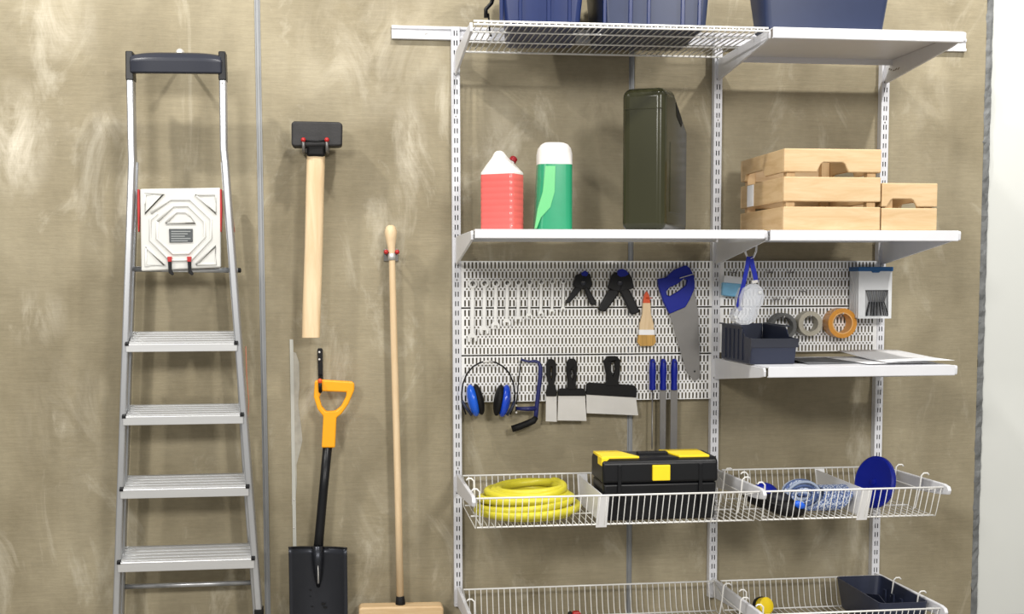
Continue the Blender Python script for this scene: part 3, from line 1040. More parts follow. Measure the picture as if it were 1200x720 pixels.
clamp([zz([(150, 95), (95, 115), (72, 190), (95, 215), (150, 225), (165, 190), (160, 120)], 660, 305, S),
       zz([(90, 205), (20, 320), (28, 333), (50, 325), (140, 225), (135, 205)], 660, 305, S),
       zz([(150, 210), (210, 345), (250, 345), (252, 325), (195, 220), (180, 200)], 660, 305, S),
       zz([(160, 100), (205, 105), (222, 185), (200, 225), (150, 225), (140, 180)], 660, 305, S)],
      zz([(130, 105), (165, 78), (190, 100), (175, 125), (140, 122)], 660, 305, S), (683.5, 332), 'smaller black spring clamp with blue jaw pads, beside the wrenches', None)
clamp([zz([(395, 90), (365, 125), (340, 215), (370, 230), (430, 245), (450, 180), (440, 110)], 660, 305, S),
       zz([(350, 225), (265, 375), (275, 390), (322, 395), (425, 255), (415, 225)], 660, 305, S),
       zz([(430, 235), (515, 415), (540, 415), (580, 400), (575, 375), (510, 235), (480, 215)], 660, 305, S),
       zz([(440, 100), (500, 95), (525, 140), (540, 215), (505, 225), (430, 250), (420, 190)], 660, 305, S)],
      zz([(405, 110), (420, 75), (450, 65), (480, 80), (500, 105), (470, 125), (430, 130)], 660, 305, S), (726.5, 332), 'larger black spring clamp with blue jaw pads, left of the brush', None)

# ------------------------------------------------------------------ paint brush
Y = -0.045
bp_ = at(757.5, 405, Y)
t = thing('paint_brush', 'flat paint brush with orange-dipped wooden handle hanging bristles down', 'brush', (bp_.x, Y, bp_.z))
MB().prism(PP([(757.5, 341), (760.5, 346), (762, 355.5), (753, 355.5), (754.5, 346)], Y), Y - 0.006, Y + 0.006).build('dipped_tip', M_ORANGER, t, bevel=0.002)
MB().prism(PP([(753, 355), (762, 355), (762.5, 368), (765.8, 380), (766, 387.5), (749, 387.5), (749.3, 380), (752.5, 368)], Y), Y - 0.0055, Y + 0.0055).build('handle', W_HANDLE, t, bevel=0.002)
MB().prism(PP([(748.6, 386.5), (766.4, 386.5), (766.6, 393), (748.4, 393)], Y), Y - 0.0075, Y + 0.0075).build('ferrule', M_PAPER, t, bevel=0.002)
MB().prism(PP([(748.3, 392.5), (766.8, 392.5), (768.5, 401), (765, 405.5), (750, 405.8), (746.5, 401)], Y), Y - 0.008, Y + 0.008).build('bristles', M_BRISTLE, t, bevel=0.002)
h = thing('peg_hook', 'small orange-tipped peg hook holding the paint brush', 'hook', (bp_.x, YU, at(757, 349, Y).z), 'peg hooks')
MB().tube([at(757.5, 349, YU), at(758, 349, -0.058), at(764, 349.5, -0.060)], 0.0018, 6).build('peg', M_ORANGER, h, smooth=True)

# ------------------------------------------------------------------ hand saw
Y = -0.047
bl = zz([(108, 300), (190, 265), (238, 165), (262, 300), (272, 640), (255, 655), (235, 655), (200, 612)], 760, 300, 4.5)
t = thing('hand_saw', 'hand saw with royal blue closed handle hanging blade down', 'saw', (at(812, 445, Y).x, Y, at(812, 445, Y).z))
MB().prism(PP(bl, Y), Y - 0.0008, Y + 0.0008).build('blade', M_STEEL, t)
ho = zz([(47, 122), (90, 114), (130, 76), (195, 49), (217, 66), (238, 110), (241, 170), (215, 230), (192, 270), (108, 306), (75, 240), (52, 165)], 760, 300, 4.5)
hi = zz([(90, 188), (110, 165), (150, 148), (185, 118), (202, 128), (197, 155), (150, 190), (108, 213), (95, 208)], 760, 300, 4.5)
MB().prism(PP(ho, Y), Y - 0.010, Y + 0.010, holes=[PP(hi, Y)]).build('handle', M_BLUED, t, bevel=0.003)
p = at(814, 435.5, Y - 0.001)
MB().lathe([(0.0035, 0), (0.0035, 0.0006)], p, (0, -1, 0), 10).build('hanging_hole', M_BLACK, t)
h = thing('peg_hook', 'thin steel peg hook passing through the saw handle', 'hook', (at(800, 326, YU).x, YU, at(800, 326, YU).z), 'peg hooks')
MB().tube([at(796, 327, YU), at(797, 326, -0.064), at(814, 321, -0.066)], 0.0016, 6).build('peg', M_STEELL, h, smooth=True)

# ------------------------------------------------------------------ earmuffs
Y = -0.075
em = at(572, 488, Y)
t = thing('ear_muffs', 'blue ear muffs with thin black headband hanging on the pegboard', 'ear muffs', (em.x, Y, em.z))
band = [at(a, b, Y) for a, b in ((546, 486), (541.5, 473), (541, 462), (542.5, 450), (547, 438.5), (554, 430), (563, 425), (572, 423.6), (581, 425), (590, 430), (597, 438), (601.5, 449), (603.5, 462), (603, 473), (598, 486))]
MB().tube(band, 0.0028, 8).build('headband', M_BLACK, t, smooth=True)
MB().tube([at(566, 424.6, Y), at(572, 423.8, Y), at(578, 424.6, Y)], 0.0042, 8).build('band_clip', M_STEELL, t, smooth=True)
for sx, c, tilt in ((-1, (554.5, 469.5), 12), (1, (591.0, 470.0), -10)):
    cc = at(c[0], c[1], Y)
    rt_ = Matrix.Rotation(math.radians(-tilt), 3, 'Y')
    MB().ellipsoid(cc, (0.020, 0.042, 0.056), rt_).build('ear_cup', M_BLUEL if sx < 0 else mat('blue_cup', (14, 66, 190), 0.25, coat=0.3), t, smooth=True)
    q = cc + rt_ @ Vector((-sx * 0.019, 0, -0.001))
    MB().ellipsoid(q, (0.0165, 0.041, 0.054), rt_).build('cushion', M_BLACKM, t, smooth=True)
    ya = [at(a, b, Y - 0.012) for a, b in (((541.5, 470), (546, 478), (553, 487)) if sx < 0 else ((603, 470), (600, 478), (594, 487)))]
    MB().tube(ya, 0.0048, 8).build('yoke', M_NAVYD, t, smooth=True)

# ------------------------------------------------------------------ small hacksaw
Y = -0.055
t = thing('junior_hacksaw', 'small indigo hacksaw frame with black angled grip beside the ear muffs', 'hacksaw', (at(615, 505, Y).x, Y, at(615, 505, Y).z))
fr = [at(a, b, Y) for a, b in ((610.5, 421.5), (615, 423), (620, 424), (627, 423.5), (631.5, 425), (633.5, 431), (633, 443), (631.2, 458), (629.5, 472), (628.5, 483), (627.5, 491))]
MB().tube(fr, [0.004] * 3 + [0.0055] * 2 + [0.0075] * 6, 10).build('frame', M_INDIGO, t, smooth=True)
MB().tube([at(628.5, 479, Y), at(617, 479.5, Y), at(605, 479, Y)], [0.0085, 0.0075, 0.006], 10).build('lower_arm', M_INDIGO, t, smooth=True)
MB().tube([at(610.8, 421, Y), at(608.5, 440, Y), at(606.2, 462, Y), at(604.5, 483, Y)], 0.0022, 6).build('blade', M_BLACK, t, smooth=True)
for b_ in (475.5, 483.5):
    MB().lathe([(0.0035, -.003), (0.0035, 0.003)], at(605, b_, Y), (0, -1, 0), 8).build('blade_pin', M_STEELL, t)
MB().tube([at(628.5, 489, Y), at(625, 493.5, Y), at(617, 497, Y), at(608, 500.5, Y), at(600, 503, Y)], [0.009, 0.0115, 0.0115, 0.0118, 0.0115], 12).build('grip', M_BLACKM, t, smooth=True)

# ------------------------------------------------------------------ scrapers


def scraper(label, blade, block, handle, hole, Y=-0.046):
    lo = min(PP(blade, Y), key=lambda p: p[1])
    t = thing('putty_knife', label, 'putty knife', (lo[0], Y, lo[1]), 'putty knives')
    MB().prism(PP(blade, Y), Y - 0.0008, Y + 0.0008).build('blade', M_STEELL, t)
    if block:
        MB().prism(PP(block, Y), Y - 0.007, Y + 0.007).build('blade_holder', M_BLACKM, t, bevel=0.002)
    MB().prism(PP(handle, Y), Y - 0.009, Y + 0.009, holes=[PP(hole, Y)]).build('handle', M_BLACKM, t, bevel=0.003)
    return t


scraper('narrow putty knife with black handle next to the hacksaw', [(639.8, 463), (652.2, 463), (652.5, 494.5), (639.5, 494)], None,
        [(643, 421), (648, 421), (651.5, 426), (651.5, 440), (649.3, 450), (652, 458), (652, 464.5), (640, 464.5), (640, 458), (642.8, 450), (640.2, 440), (640.2, 426)],
        [(644.8, 430), (646.8, 430), (647.3, 441), (646, 445), (644.6, 441)])
scraper('medium putty knife with square blade, middle of the three black scrapers', [(654.2, 463), (685.5, 463), (687.3, 493.5), (653.3, 493)], [(654, 457), (657, 455.5), (683, 455.5), (685.8, 458), (685.8, 464), (653.8, 464)],
        [(667, 420.5), (673, 420.5), (676, 425), (675.6, 440), (674.5, 450), (675, 457), (664.5, 457), (665, 448), (664, 438), (664, 425)],
        [(669.2, 434), (671.6, 434), (672.3, 441), (670.8, 445.5), (669, 441)])
scraper('wide filling knife with broad tilted blade, above the toolbox', [(687, 460), (745, 464), (747.8, 487), (687.5, 484.5)], [(687, 450.5), (690, 448.5), (742, 451.5), (745.8, 455), (745.5, 466), (686.8, 462.5)],
        [(712, 417.5), (722, 417.5), (726.5, 422), (726, 438), (724, 449), (728, 453), (708, 452), (711.5, 445), (709.5, 435), (707, 424)],
        [(716, 425), (719.5, 423.5), (721, 433), (718, 441), (715.8, 434)])

# ------------------------------------------------------------------ files / chisels with blue handles
for i, (px, bw, lb) in enumerate(((764.8, 0.0028, 'thin round file with blue handle, nearest the filling knife'), (777.3, 0.0105, 'flat file with blue handle, middle of the three files'), (790.2, 0.0120, 'flat file with blue handle, nearest the saw blade'))):
    Y = -0.050
    top = at(px, 420.5, Y)
    zb_ = at(px, 527, Y).z
    zh = at(px, 457, Y).z
    t = thing('hand_file', lb, 'file', (top.x, Y, zb_), 'blue-handled files')
    hl = top.z - zh
    MB().lathe([(0.002, hl), (0.0085, hl - .002), (0.0125, hl - 0.012), (0.0148, hl * .62), (0.0138, hl * .4), (0.0125, hl * .22), (0.0145, hl * .08), (0.014, 0.0), (0.003, -0.001)], (top.x, Y, zh), (0, 0, 1), 14, 1.0, 0.8).build('handle', M_BLUED, t, smooth='auto')
    if i == 0:
        MB().tube([(top.x, Y, zh + .01), (top.x, Y, zb_ + .01), (top.x, Y, zb_)], [bw, bw, 0.001], 8).build('blade', M_STEEL, t, smooth=True)
    else:
        MB().prism([(top.x - bw, zh + .002), (top.x - bw, zb_ + .006), (top.x - bw + .003, zb_), (top.x + bw - .003, zb_), (top.x + bw, zb_ + .006), (top.x + bw, zh + .002)], Y - 0.002, Y + 0.002).build('blade', M_STEEL, t, bevel=0.0006)
    MB().lathe([(0.0032, -0.001), (0.0032, 0.001)], (top.x, Y - 0.0112, top.z - 0.012), (0, -1, 0), 8).build('hanging_hole', M_BLACK, t)

# ------------------------------------------------------------------ right pegboard items
# goggles on a carabiner
YH = -0.36
hk = at(880, 286, YH)
t = thing('carabiner_hook', 'white carabiner hook clipped on the shelf bracket above the goggles', 'hook', (hk.x, YH, at(880, 303, YH).z))
MB().tube([at(884, 276, YH), at(886.5, 287, YH), at(886, 295, YH), at(883, 301.5, YH), at(879, 303.5, YH), at(875.5, 301, YH), at(873.5, 296, YH), at(874.5, 292, YH)], 0.0034, 8).build('hook_wire', M_WHITE, t, smooth=True)
MB().tube([at(884, 276, YH), at(880.5, 284, YH)], 0.0028, 8).build('gate', M_STEELL, t, smooth=True)
g = thing('safety_goggles', 'clear safety goggles hanging by their blue strap', 'goggles', (at(876, 382, YH).x, YH, at(876, 382, YH).z))


def strap(pts, w, Y):
    mb = MB()
    ps = [at(a, b, Y) for a, b in pts]
    rings = []
    for i, p in enumerate(ps):
        a, b = ps[max(i - 1, 0)], ps[min(i + 1, len(ps) - 1)]
        d = (b - a).normalized()
        n = Vector((d.z, 0, -d.x))
        rings.append([p + n * w + Vector((0, .001, 0)), p - n * w + Vector((0, .001, 0)), p - n * w - Vector((0, .001, 0)), p + n * w - Vector((0, .001, 0))])
    return mb.loft(rings)


strap([(877.5, 301), (875.5, 313), (872, 330), (867.5, 348), (865, 358), (868, 364)], 0.0068, YH - 0.004).build('strap', M_STRAP, g)
strap([(879.5, 301), (882, 312), (885, 324), (886, 331)], 0.0075, YH - 0.002).build('strap', M_STRAP, g)
MB().prism(PP([(880.5, 329), (887.5, 328), (888, 331.5), (881, 333)], YH), YH - 0.005, YH + 0.002).build('strap_buckle', M_STEELL, g, bevel=0.001)
# clear double-lobed lens body
outl = [(869, 338), (877, 333), (886, 333), (892, 338), (894.5, 347), (893, 356), (888, 362), (887, 369), (884, 376), (876, 380.5), (867, 381), (860, 377), (858, 369), (861, 363), (865, 359), (865, 348)]
inl = [(871, 341), (878, 337), (886, 338), (890.5, 346), (889, 354), (884, 359.5), (883, 367), (880, 373), (873, 376.5), (866, 376), (862.5, 371), (865, 366), (869.5, 360), (869, 350)]
MB().prism(PP(outl, YH), YH - 0.014, YH + 0.034, holes=[PP(inl, YH)]).build('frame', M_CLEAR, g, bevel=0.004)
MB().prism(PP(inl, YH), YH - 0.016, YH - 0.013).build('lens', M_CLEAR, g)
for a, b in ((890, 343), (862, 372)):
    MB().lathe([(0.006, 0), (0.006, 0.006), (0.003, 0.008)], at(a, b, YH - 0.014), (0, -1, 0), 12).build('vent', M_FROST, g, smooth='auto')
# pale blue pack
Y = -0.05
t = thing('blister_pack', 'white and light blue pack hanging behind the goggles', 'pack', (at(857, 349, Y).x, Y, at(857, 349, Y).z))
MB().prism(PP([(846, 331), (869, 333), (869, 349), (845.5, 346.5)], Y), Y - 0.012, Y + 0.010).build('blue_pouch', M_LBLUE, t, bevel=0.004)
MB().prism(PP([(849, 323), (869, 325), (869, 334), (848, 332)], Y), Y - 0.003, Y + 0.002).build('header_card', M_PAPER, t)
for i, (a, b) in enumerate(((858, 319), (900, 319), (924.5, 319), (939, 341), (908, 350), (924, 350))):
    p = at(a, b, YU)
    lb = ('above the light blue pack', 'in the top row, right of the goggles strap', 'in the top row, right of the other empty hook', 'set apart on the right, nearest the nail box', 'low on the panel, right of the goggles lens', 'low on the panel, above the dark tape roll')[i]
    t = thing('peg_hook', 'small steel peg hook ' + lb, 'hook', (p.x, YU, p.z), 'peg hooks')
    MB().box(p.x - 0.007, p.x + 0.007, YU - 0.003, YU - 0.0004, p.z - 0.005, p.z + 0.005).build('base_plate', M_STEELL, t, bevel=0.001)
    for s in (-1, 1):
        MB().tube([(p.x + s * .005, YU, p.z), (p.x + s * .006, YU - 0.03, p.z - .004), (p.x + s * .006, YU - 0.034, p.z + .006)], 0.0016, 6).build('prong', M_STEEL, t, smooth=True)

# nail box
Yf_ = -0.115
t = thing('nail_box', 'clear box of nails with petrol blue lid on the pegboard', 'box', (at(1026, 373, Yf_).x, -0.075, at(1026, 373, Yf_).z))
xa, xb = at(1006, 345, Yf_).x, at(1045, 345, Yf_).x
z0_, z1_ = at(1026, 373.5, Yf_).z, at(1026, 317, Yf_).z
yb_ = YU - 0.003
# box shell: back, two sides, front with window opening, floor
wn = PP([(1014, 340), (1041, 340), (1041, 371), (1014, 371)], Yf_)
MB().prism([(xa, z0_), (xb, z0_), (xb, z1_), (xa, z1_)], Yf_, Yf_ + 0.002, holes=[wn]).build('front_panel', M_FROST, t)
MB().box(xa, xa + .002, Yf_ + .002, yb_, z0_, z1_).build('side_panel', M_FROST, t)
MB().box(xb - .002, xb, Yf_ + .002, yb_, z0_, z1_).build('side_panel', M_FROST, t)
MB().box(xa, xb, yb_ - .002, yb_, z0_, z1_).build('back_panel', M_FROST, t)
MB().box(xa, xb, Yf_ + .002, yb_, z0_, z0_ + .002).build('floor_panel', M_FROST, t)
for k in range(4):
    yy = Yf_ + 0.012 + k * 0.017
    MB().box(xa - 0.0015, xa + 0.0005, yy, yy + 0.006, z0_ + .003, z1_ - .004).build('side_rib', M_FROST, t)
MB().box(xa - 0.003, xb + 0.003, Yf_ - 0.003, yb_, z1_ - 0.003, z1_ + 0.012).build('lid', M_TEAL, t, bevel=0.002)
MB().prism([(0.5 * (xa + xb) - .016, z1_ - .003), (0.5 * (xa + xb) + .016, z1_ - .003), (0.5 * (xa + xb) + .011, z1_ - .008), (0.5 * (xa + xb) - .011, z1_ - .008)], Yf_ - 0.0035, Yf_).build('lid_tab', M_TEAL, t)
MB().prism(PP([(1013, 339), (1042, 339), (1042, 372), (1013, 372)], Yf_ + .02), Yf_ + 0.018, Yf_ + 0.020).build('inner_card', mat('pale_card', (190, 192, 194), 0.6), t)
nb = MB()
for k in range(13):
    f = k / 12.0
    a = at(1015.5 + 24 * f, 341, Yf_ + .012)
    b = at(1018.5 + 17.5 * f, 354, Yf_ + .012)
    c_ = at(1015 + 25.5 * f + random.uniform(-1, 1), 370, Yf_ + .010)
    one = MB().tube([a, b], 0.0013, 5)
    one.build('nail', M_NAIL if k % 3 else M_STEEL, t)
    MB().tube([b, c_], 0.0017, 5).build('nail', M_NAIL if k % 2 else M_BLACK, t)


# tape rolls
def tape(px, py, ro, ri, Ya, Yb, m, mc, label):
    c = at(px, py, Ya)
    t = thing('tape_roll', label, 'tape', (c.x, (Ya + Yb) / 2, c.z - ro), 'rolls of tape')
    outer = arc((c.x, c.z), ro, 0, 352.5, 47)
    mid = arc((c.x, c.z), ri + 0.0035, 0, 352.5, 47)
    inn = arc((c.x, c.z), ri, 0, 352.5, 47)
    MB().prism(outer, Ya, Yb, holes=[mid]).build('tape', m, t, smooth=True, bevel=0.001)
    MB().prism(mid, Ya - 0.0008, Yb, holes=[inn]).build('core', mc, t, smooth=True, bevel=0.0005)
    h = thing('peg_hook', 'steel peg hook inside the ' + label.split(' hanging')[0], 'hook', (c.x, YU, c.z + ri), 'peg hooks for the tape')
    MB().tube([(c.x, YU + .003, c.z + ri - .003), (c.x, Ya - .004, c.z + ri - .003), (c.x, Ya - .005, c.z + ri + .003)], 0.002, 6).build('peg', M_STEELL, h, smooth=True)
    return t


tape(918.5, 383, 0.047, 0.034, -0.075, YU - 0.002, M_TAPEG, M_TAPEG, 'dark grey tape roll hanging half behind the navy bin')
tape(950, 379.5, 0.043, 0.027, -0.078, YU - 0.002, M_TAPES, M_TAPES, 'beige grey tape roll hanging in the middle of three')
tape(987.5, 379, 0.052, 0.034, -0.088, YU - 0.002, M_TAPEO, M_TAPEC, 'amber packing tape roll hanging below the nail box')

# open-fronted bin on the third shelf
zb_ = T3 + 0.0015
YO = -0.44
xo0, xo1 = at(879, 420, YO).x, at(930, 420, YO).x
Yo1 = -0.13
t = thing('stacking_bin', 'dark navy open-fronted stacking bin in front of the tape rolls', 'bin', ((xo0 + xo1) / 2, (YO + Yo1) / 2, zb_))
hb = 0.118
zl = at(905, 407.5, YO - .014).z
zl2 = at(905, 397, YO - .014).z
side = [(Yo1, zb_), (YO, zb_), (YO - 0.014, zl), (YO - 0.014, zl2), (YO + 0.05, zl2 + 0.004), (YO + 0.085, zb_ + hb - 0.004), (Yo1 - 0.004, zb_ + hb)]
for x, dx in ((xo0, -0.006), (xo1, 0.006)):
    MB().prism(side, min(x, x + .003), max(x, x + .003), 'x').build('side_wall', M_NAVYD, t, bevel=0.001)
for x, sg in ((xo0, -1), (xo1 + 0.003, 1)):
    for k in range(5):
        yy = YO + 0.075 + k * 0.045
        MB().box(min(x, x + sg * .003), max(x, x + sg * .003), yy, yy + 0.008, zb_ + .008, zb_ + hb - .012).build('rib', M_NAVYD, t)
    MB().prism([(YO + 0.07, zb_ + hb - .004), (Yo1, zb_ + hb - .001), (Yo1, zb_ + hb + .003), (YO + 0.07, zb_ + hb)], min(x, x + sg * .008), max(x, x + sg * .008), 'x').build('side_rim', M_NAVYD, t)
MB().box(xo0 + .003, xo1, YO, Yo1, zb_, zb_ + .003).build('base', M_NAVYD, t)
MB().box(xo0 + .003, xo1, Yo1 - .003, Yo1, zb_ + .003, zb_ + hb).build('back_wall', M_NAVYD, t)
MB().prism([(YO, zb_), (YO - 0.014, zl), (YO - 0.011, zl), (YO + .003, zb_ + .003)], xo0 + .003, xo1, 'x').build('front_wall', M_NAVYD, t)
MB().prism([(YO - 0.011, zl), (YO - 0.020, zl), (YO - 0.020, zl2), (YO - 0.011, zl2)], xo0 - .004, xo1 + .009, 'x').build('label_lip', M_DGREY, t, bevel=0.001)

# papers on the third shelf


def sheet(pts, m, name, label, dz=0.001, group='papers on the shelf'):
    mb = MB()
    rows = pts
    n = len(rows[0])
    vs = [p for r in rows for p in r]
    fs = [(i * n + j, i * n + j + 1, (i + 1) * n + j + 1, (i + 1) * n + j) for i in range(len(rows) - 1) for j in range(n - 1)]
    mb.add(vs, fs)
    o = mb.build(name, m, None, smooth=True, solid=0.0006)
    return tag(o, label, 'paper', group)


def grid_sheet(xa, xb, ya, yb, rot, zfun, nx=10, ny=6):
    rows = []
    for j in range(ny + 1):
        r = []
        for i in range(nx + 1):
            u, v = i / nx, j / ny
            x, y = xa + (xb - xa) * u, ya + (yb - ya) * v
            cx, cy = (xa + xb) / 2, (ya + yb) / 2
            dx, dy = x - cx, y - cy
            r.append(Vector((cx + dx * math.cos(rot) - dy * math.sin(rot), cy + dx * math.sin(rot) + dy * math.cos(rot), T3 + zfun(u, v))))
        rows.append(r)
    return rows


sheet(grid_sheet(1.055, 1.27, -0.46, -0.17, 0.10, lambda u, v: 0.002 + 0.006 * math.sin(PI * v) * (1 - u)), M_PRINT, 'printed_sheet', 'grey printed sheet lying beside the open-fronted bin')
sheet(grid_sheet(1.24, 1.465, -0.52, -0.20, 0.03, lambda u, v: 0.004 + 0.003 * u), M_PAPER, 'paper_sheet', 'white sheet lying flat next to the grey printed sheet')
sheet(grid_sheet(1.31, 1.528, -0.535, -0.10, -0.02, lambda u, v: 0.009 + 0.018 * max(0, v - 0.35) ** 1 * (1 - .3 * u) + 0.007 * max(0, u - .5) + 0.004 * math.sin(3 * u)), M_PAPER, 'paper_sheet', 'topmost white sheet curling up over the shelf end')

# ------------------------------------------------------------------ middle baskets: contents
zb2 = R2 - 0.099 + 0.002
# yellow hose
hc = at(618, 600, -0.33)
t = thing('garden_hose', 'bright yellow hose coiled in the wide basket', 'hose', (hc.x, -0.325, zb2))
pts = []
turns = [(0.152, 0.160, 0.014, 0, 0), (0.150, 0.158, 0.034, 0.006, 0), (0.140, 0.150, 0.050, -0.004, 0.004), (0.128, 0.144, 0.064, 0.004, 0.006), (0.112, 0.132, 0.078, 0.010, 0.014), (0.100, 0.120, 0.090, 0.014, 0.022), (0.094, 0.108, 0.082, 0.016, 0.016)]
N = 48
for k in range(len(turns) - 1):
    for i in range(N):
        f = i / N
        f2 = f * f * (3 - 2 * f)
        a, b = turns[k], turns[k + 1]
        rx_, ry_, z_, ox, oy = [a[j] + (b[j] - a[j]) * f2 for j in range(5)]
        th = 2 * PI * f + 0.7
        tilt = 0.009 * math.sin(th * 1 + k * 1.7)
        pts.append((hc.x + ox + rx_ * math.cos(th) * 1.06, -0.31 + oy * 0.5 + ry_ * math.sin(th), zb2 + z_ + tilt * (0 if k == 0 else 1)))
MB().tube(pts, 0.0125, 12).build('coil', M_HOSE, t, smooth=True)
pts2 = [(hc.x + 0.135 * math.cos(a) * 1.02, -0.31 + 0.128 * math.sin(a), zb2 + 0.0148) for a in [math.radians(q) for q in range(0, 350, 8)]]
MB().tube(pts2, 0.0125, 10).build('inner_coil', M_HOSE, t, smooth=True)

# tool box
YTb, YTr = -0.455, -0.275
xa, xb = at(703, 590, YTb).x + 0.011, at(840, 590, YTb).x
z0_ = zb2 + 0.001
zT = at(770, 537, YTb).z
t = thing('tool_box', 'black tool box with yellow latch and yellow lid corners', 'tool box', ((xa + xb) / 2, (YTb + YTr) / 2, z0_))
zl_ = z0_ + (zT - z0_) * 0.60
MB().prism([(xa + .006, z0_), (xb - .006, z0_), (xb, zl_), (xa, zl_)], YTb + .004, YTr - .004).build('body', M_BLACKG, t, smooth=True, bevel=0.008, seg=3)
MB().prism([(YTb - .002, zl_ + .001), (YTb, zT - .012), (YTb + .02, zT - .001), (YTr - .02, zT), (YTr, zT - .012), (YTr + .002, zl_ + .001)], xa - .003, xb + .003, 'x').build('lid', M_BLACKG, t, smooth=True, bevel=0.008, seg=3)
xm0, xm1 = at(764, 555, YTb).x, at(784.5, 555, YTb).x
MB().prism([(xm0, at(774, 563, YTb).z), (xm1, at(774, 563, YTb).z), (xm1, at(774, 545, YTb).z), (xm0, at(774, 545, YTb).z)], YTb - 0.012, YTb).build('latch', M_YEL, t, bevel=0.002)
wc = (xb - xa) * 0.27
for s, (u0, u1) in ((0, (xa - .001, xa + wc)), (1, (xb - wc - .02, xb - .02))):
    top = [(u0, YTb + 0.018), (u1 + (0.02 if s == 0 else 0), YTb + 0.018), (u1 - (0.02 if s == 0 else 0), YTr - 0.016), (u0 - (0.03 if s else 0), YTr - 0.016)]
    MB().prism(top, zT - 0.006, zT + 0.004, 'z').build('corner_organiser', M_YEL, t, bevel=0.002)
MB().prism([(xa - .0045, zT - 0.024), (xa + 0.020, zT - 0.002), (xa - .0045, zT + 0.002)], YTb + 0.008, YTb + 0.07).build('corner_organiser', M_YEL, t, bevel=0.001)
MB().box(xa + wc + .03, xb - wc - .04, YTb + .08, YTb + .11, zT - .004, zT + .008).build('carry_handle', M_BLACK, t, bevel=0.003)
for s in (xa + 0.045, xb - 0.06):
    MB().box(s, s + .012, YTb - .0045, YTb + .004, z0_ + .02, zT - .02).build('body_rib', M_BLACKG, t, bevel=0.002)

# knee pads, rope hanks, blue disc
zb3 = zb2 + 0.001


def knee_pad(px, py, Y, k, label, rz, capm):
    c = at(px, py, Y)
    t = thing('knee_pad', label, 'knee pad', (c.x, Y, zb3), 'knee pads')
    Rz = Matrix.Rotation(rz, 3, 'Z') @ Matrix.Rotation(math.radians(12), 3, 'Y')
    MB().ellipsoid((c.x, Y, zb3 + 0.03 * k), (0.085 * k, 0.05 * k, 0.034 * k), Rz).build('padded_body', M_BLACKM, t, smooth=True)
    q = Vector((c.x, Y, zb3 + 0.034 * k)) + Rz @ Vector((-0.012, 0.0, 0.020 * k))
    MB().ellipsoid(q, (0.040 * k, 0.036 * k, 0.026 * k), Rz).build('hard_cap', capm, t, smooth=True)
    MB().tube([q + Rz @ Vector((0.05 * k * math.cos(a), 0.045 * k * math.sin(a), -0.014)) for a in [2 * PI * i / 20 for i in range(20)]], 0.006, 8, closed=True).build('seam', M_BLACK, t, smooth=True)
    return t


knee_pad(900, 585, -0.30, 1.02, 'black knee pad with royal blue cap beside the rope hanks', math.radians(-20), M_BLUED)
knee_pad(917, 598, -0.41, 0.88, 'black knee pad lying in front at the basket corner', math.radians(-35), mat('charcoal_cap', (30, 31, 40), 0.5))


def rope(px, py, Y, rx_, rz_, nl, label, mode):
    c = at(px, py, Y)
    t = thing('rope_hank', label, 'rope', (c.x, Y, zb3), 'blue and white rope hanks')
    r = 0.0050
    for k in range(nl):
        p_ = []
        if mode == 0:      # nested upright loops facing the front
            f = k % 5
            dep = (k // 5) * 0.013 - 0.03
            jx, jz = random.uniform(-.004, .004), random.uniform(-.002, .003)
            a_, b_ = rx_ - f * 0.0112, rz_ - f * 0.0102
            for i in range(28):
                th = 2 * PI * i / 28
                p_.append((c.x + jx + a_ * math.cos(th), Y + dep + 0.006 * math.sin(2 * th + k), zb3 + rz_ + r + .002 + jz + b_ * math.sin(th)))
        else:              # loops wound about a slanted axis, side by side
            x = c.x - 0.056 + 0.0112 * k
            for i in range(28):
                th = 2 * PI * i / 28
                p_.append((x + 0.030 * math.sin(th), Y + rx_ * math.cos(th), zb3 + rz_ + r + rz_ * math.sin(th)))
        MB().tube(p_, r, 6, closed=True).build('rope_loop', (M_ROPE if mode else (M_ROPEP, M_ROPEB, M_ROPE)[k % 3]), t, smooth=True)
    return t


rope(937, 585, -0.33, 0.057, 0.043, 20, 'blue and white rope hank in upright loops, nearer the knee pads', 0)
rope(972, 588, -0.36, 0.075, 0.036, 9, 'blue and white rope hank wound lengthwise, against the divider', 1)
MB_ = MB().ellipsoid(at(937, 592, -0.46), (0.020, 0.012, 0.012), Matrix.Rotation(0.4, 3, 'Y'))
o = MB_.build('rope_clip', M_BLUEL, None, smooth=True)
tag(o, 'small bright blue clip lying between knee pad and rope', 'clip')

Yd = -0.37
dc = at(1025, 567, Yd)
t = thing('blue_disc', 'large royal blue plastic disc leaning in the basket corner', 'disc', (dc.x, Yd, zb3))
ax = Vector((-0.91, -0.36, 0.20)).normalized()
rd = 0.086
cd = Vector((dc.x, Yd, zb3 + rd + 0.004))
MB().lathe([(rd * .9, -0.008), (rd, -0.006), (rd, 0.004), (rd * .93, 0.008), (rd * .86, 0.006), (rd * .2, 0.006), (0.001, 0.006)], cd, ax, 40).build('dish', M_BLUE, t, smooth='auto')
MB().lathe([(0.012, 0.004), (0.011, 0.010), (0.004, 0.012)], cd, ax, 16).build('hub', M_BLUE, t, smooth='auto')

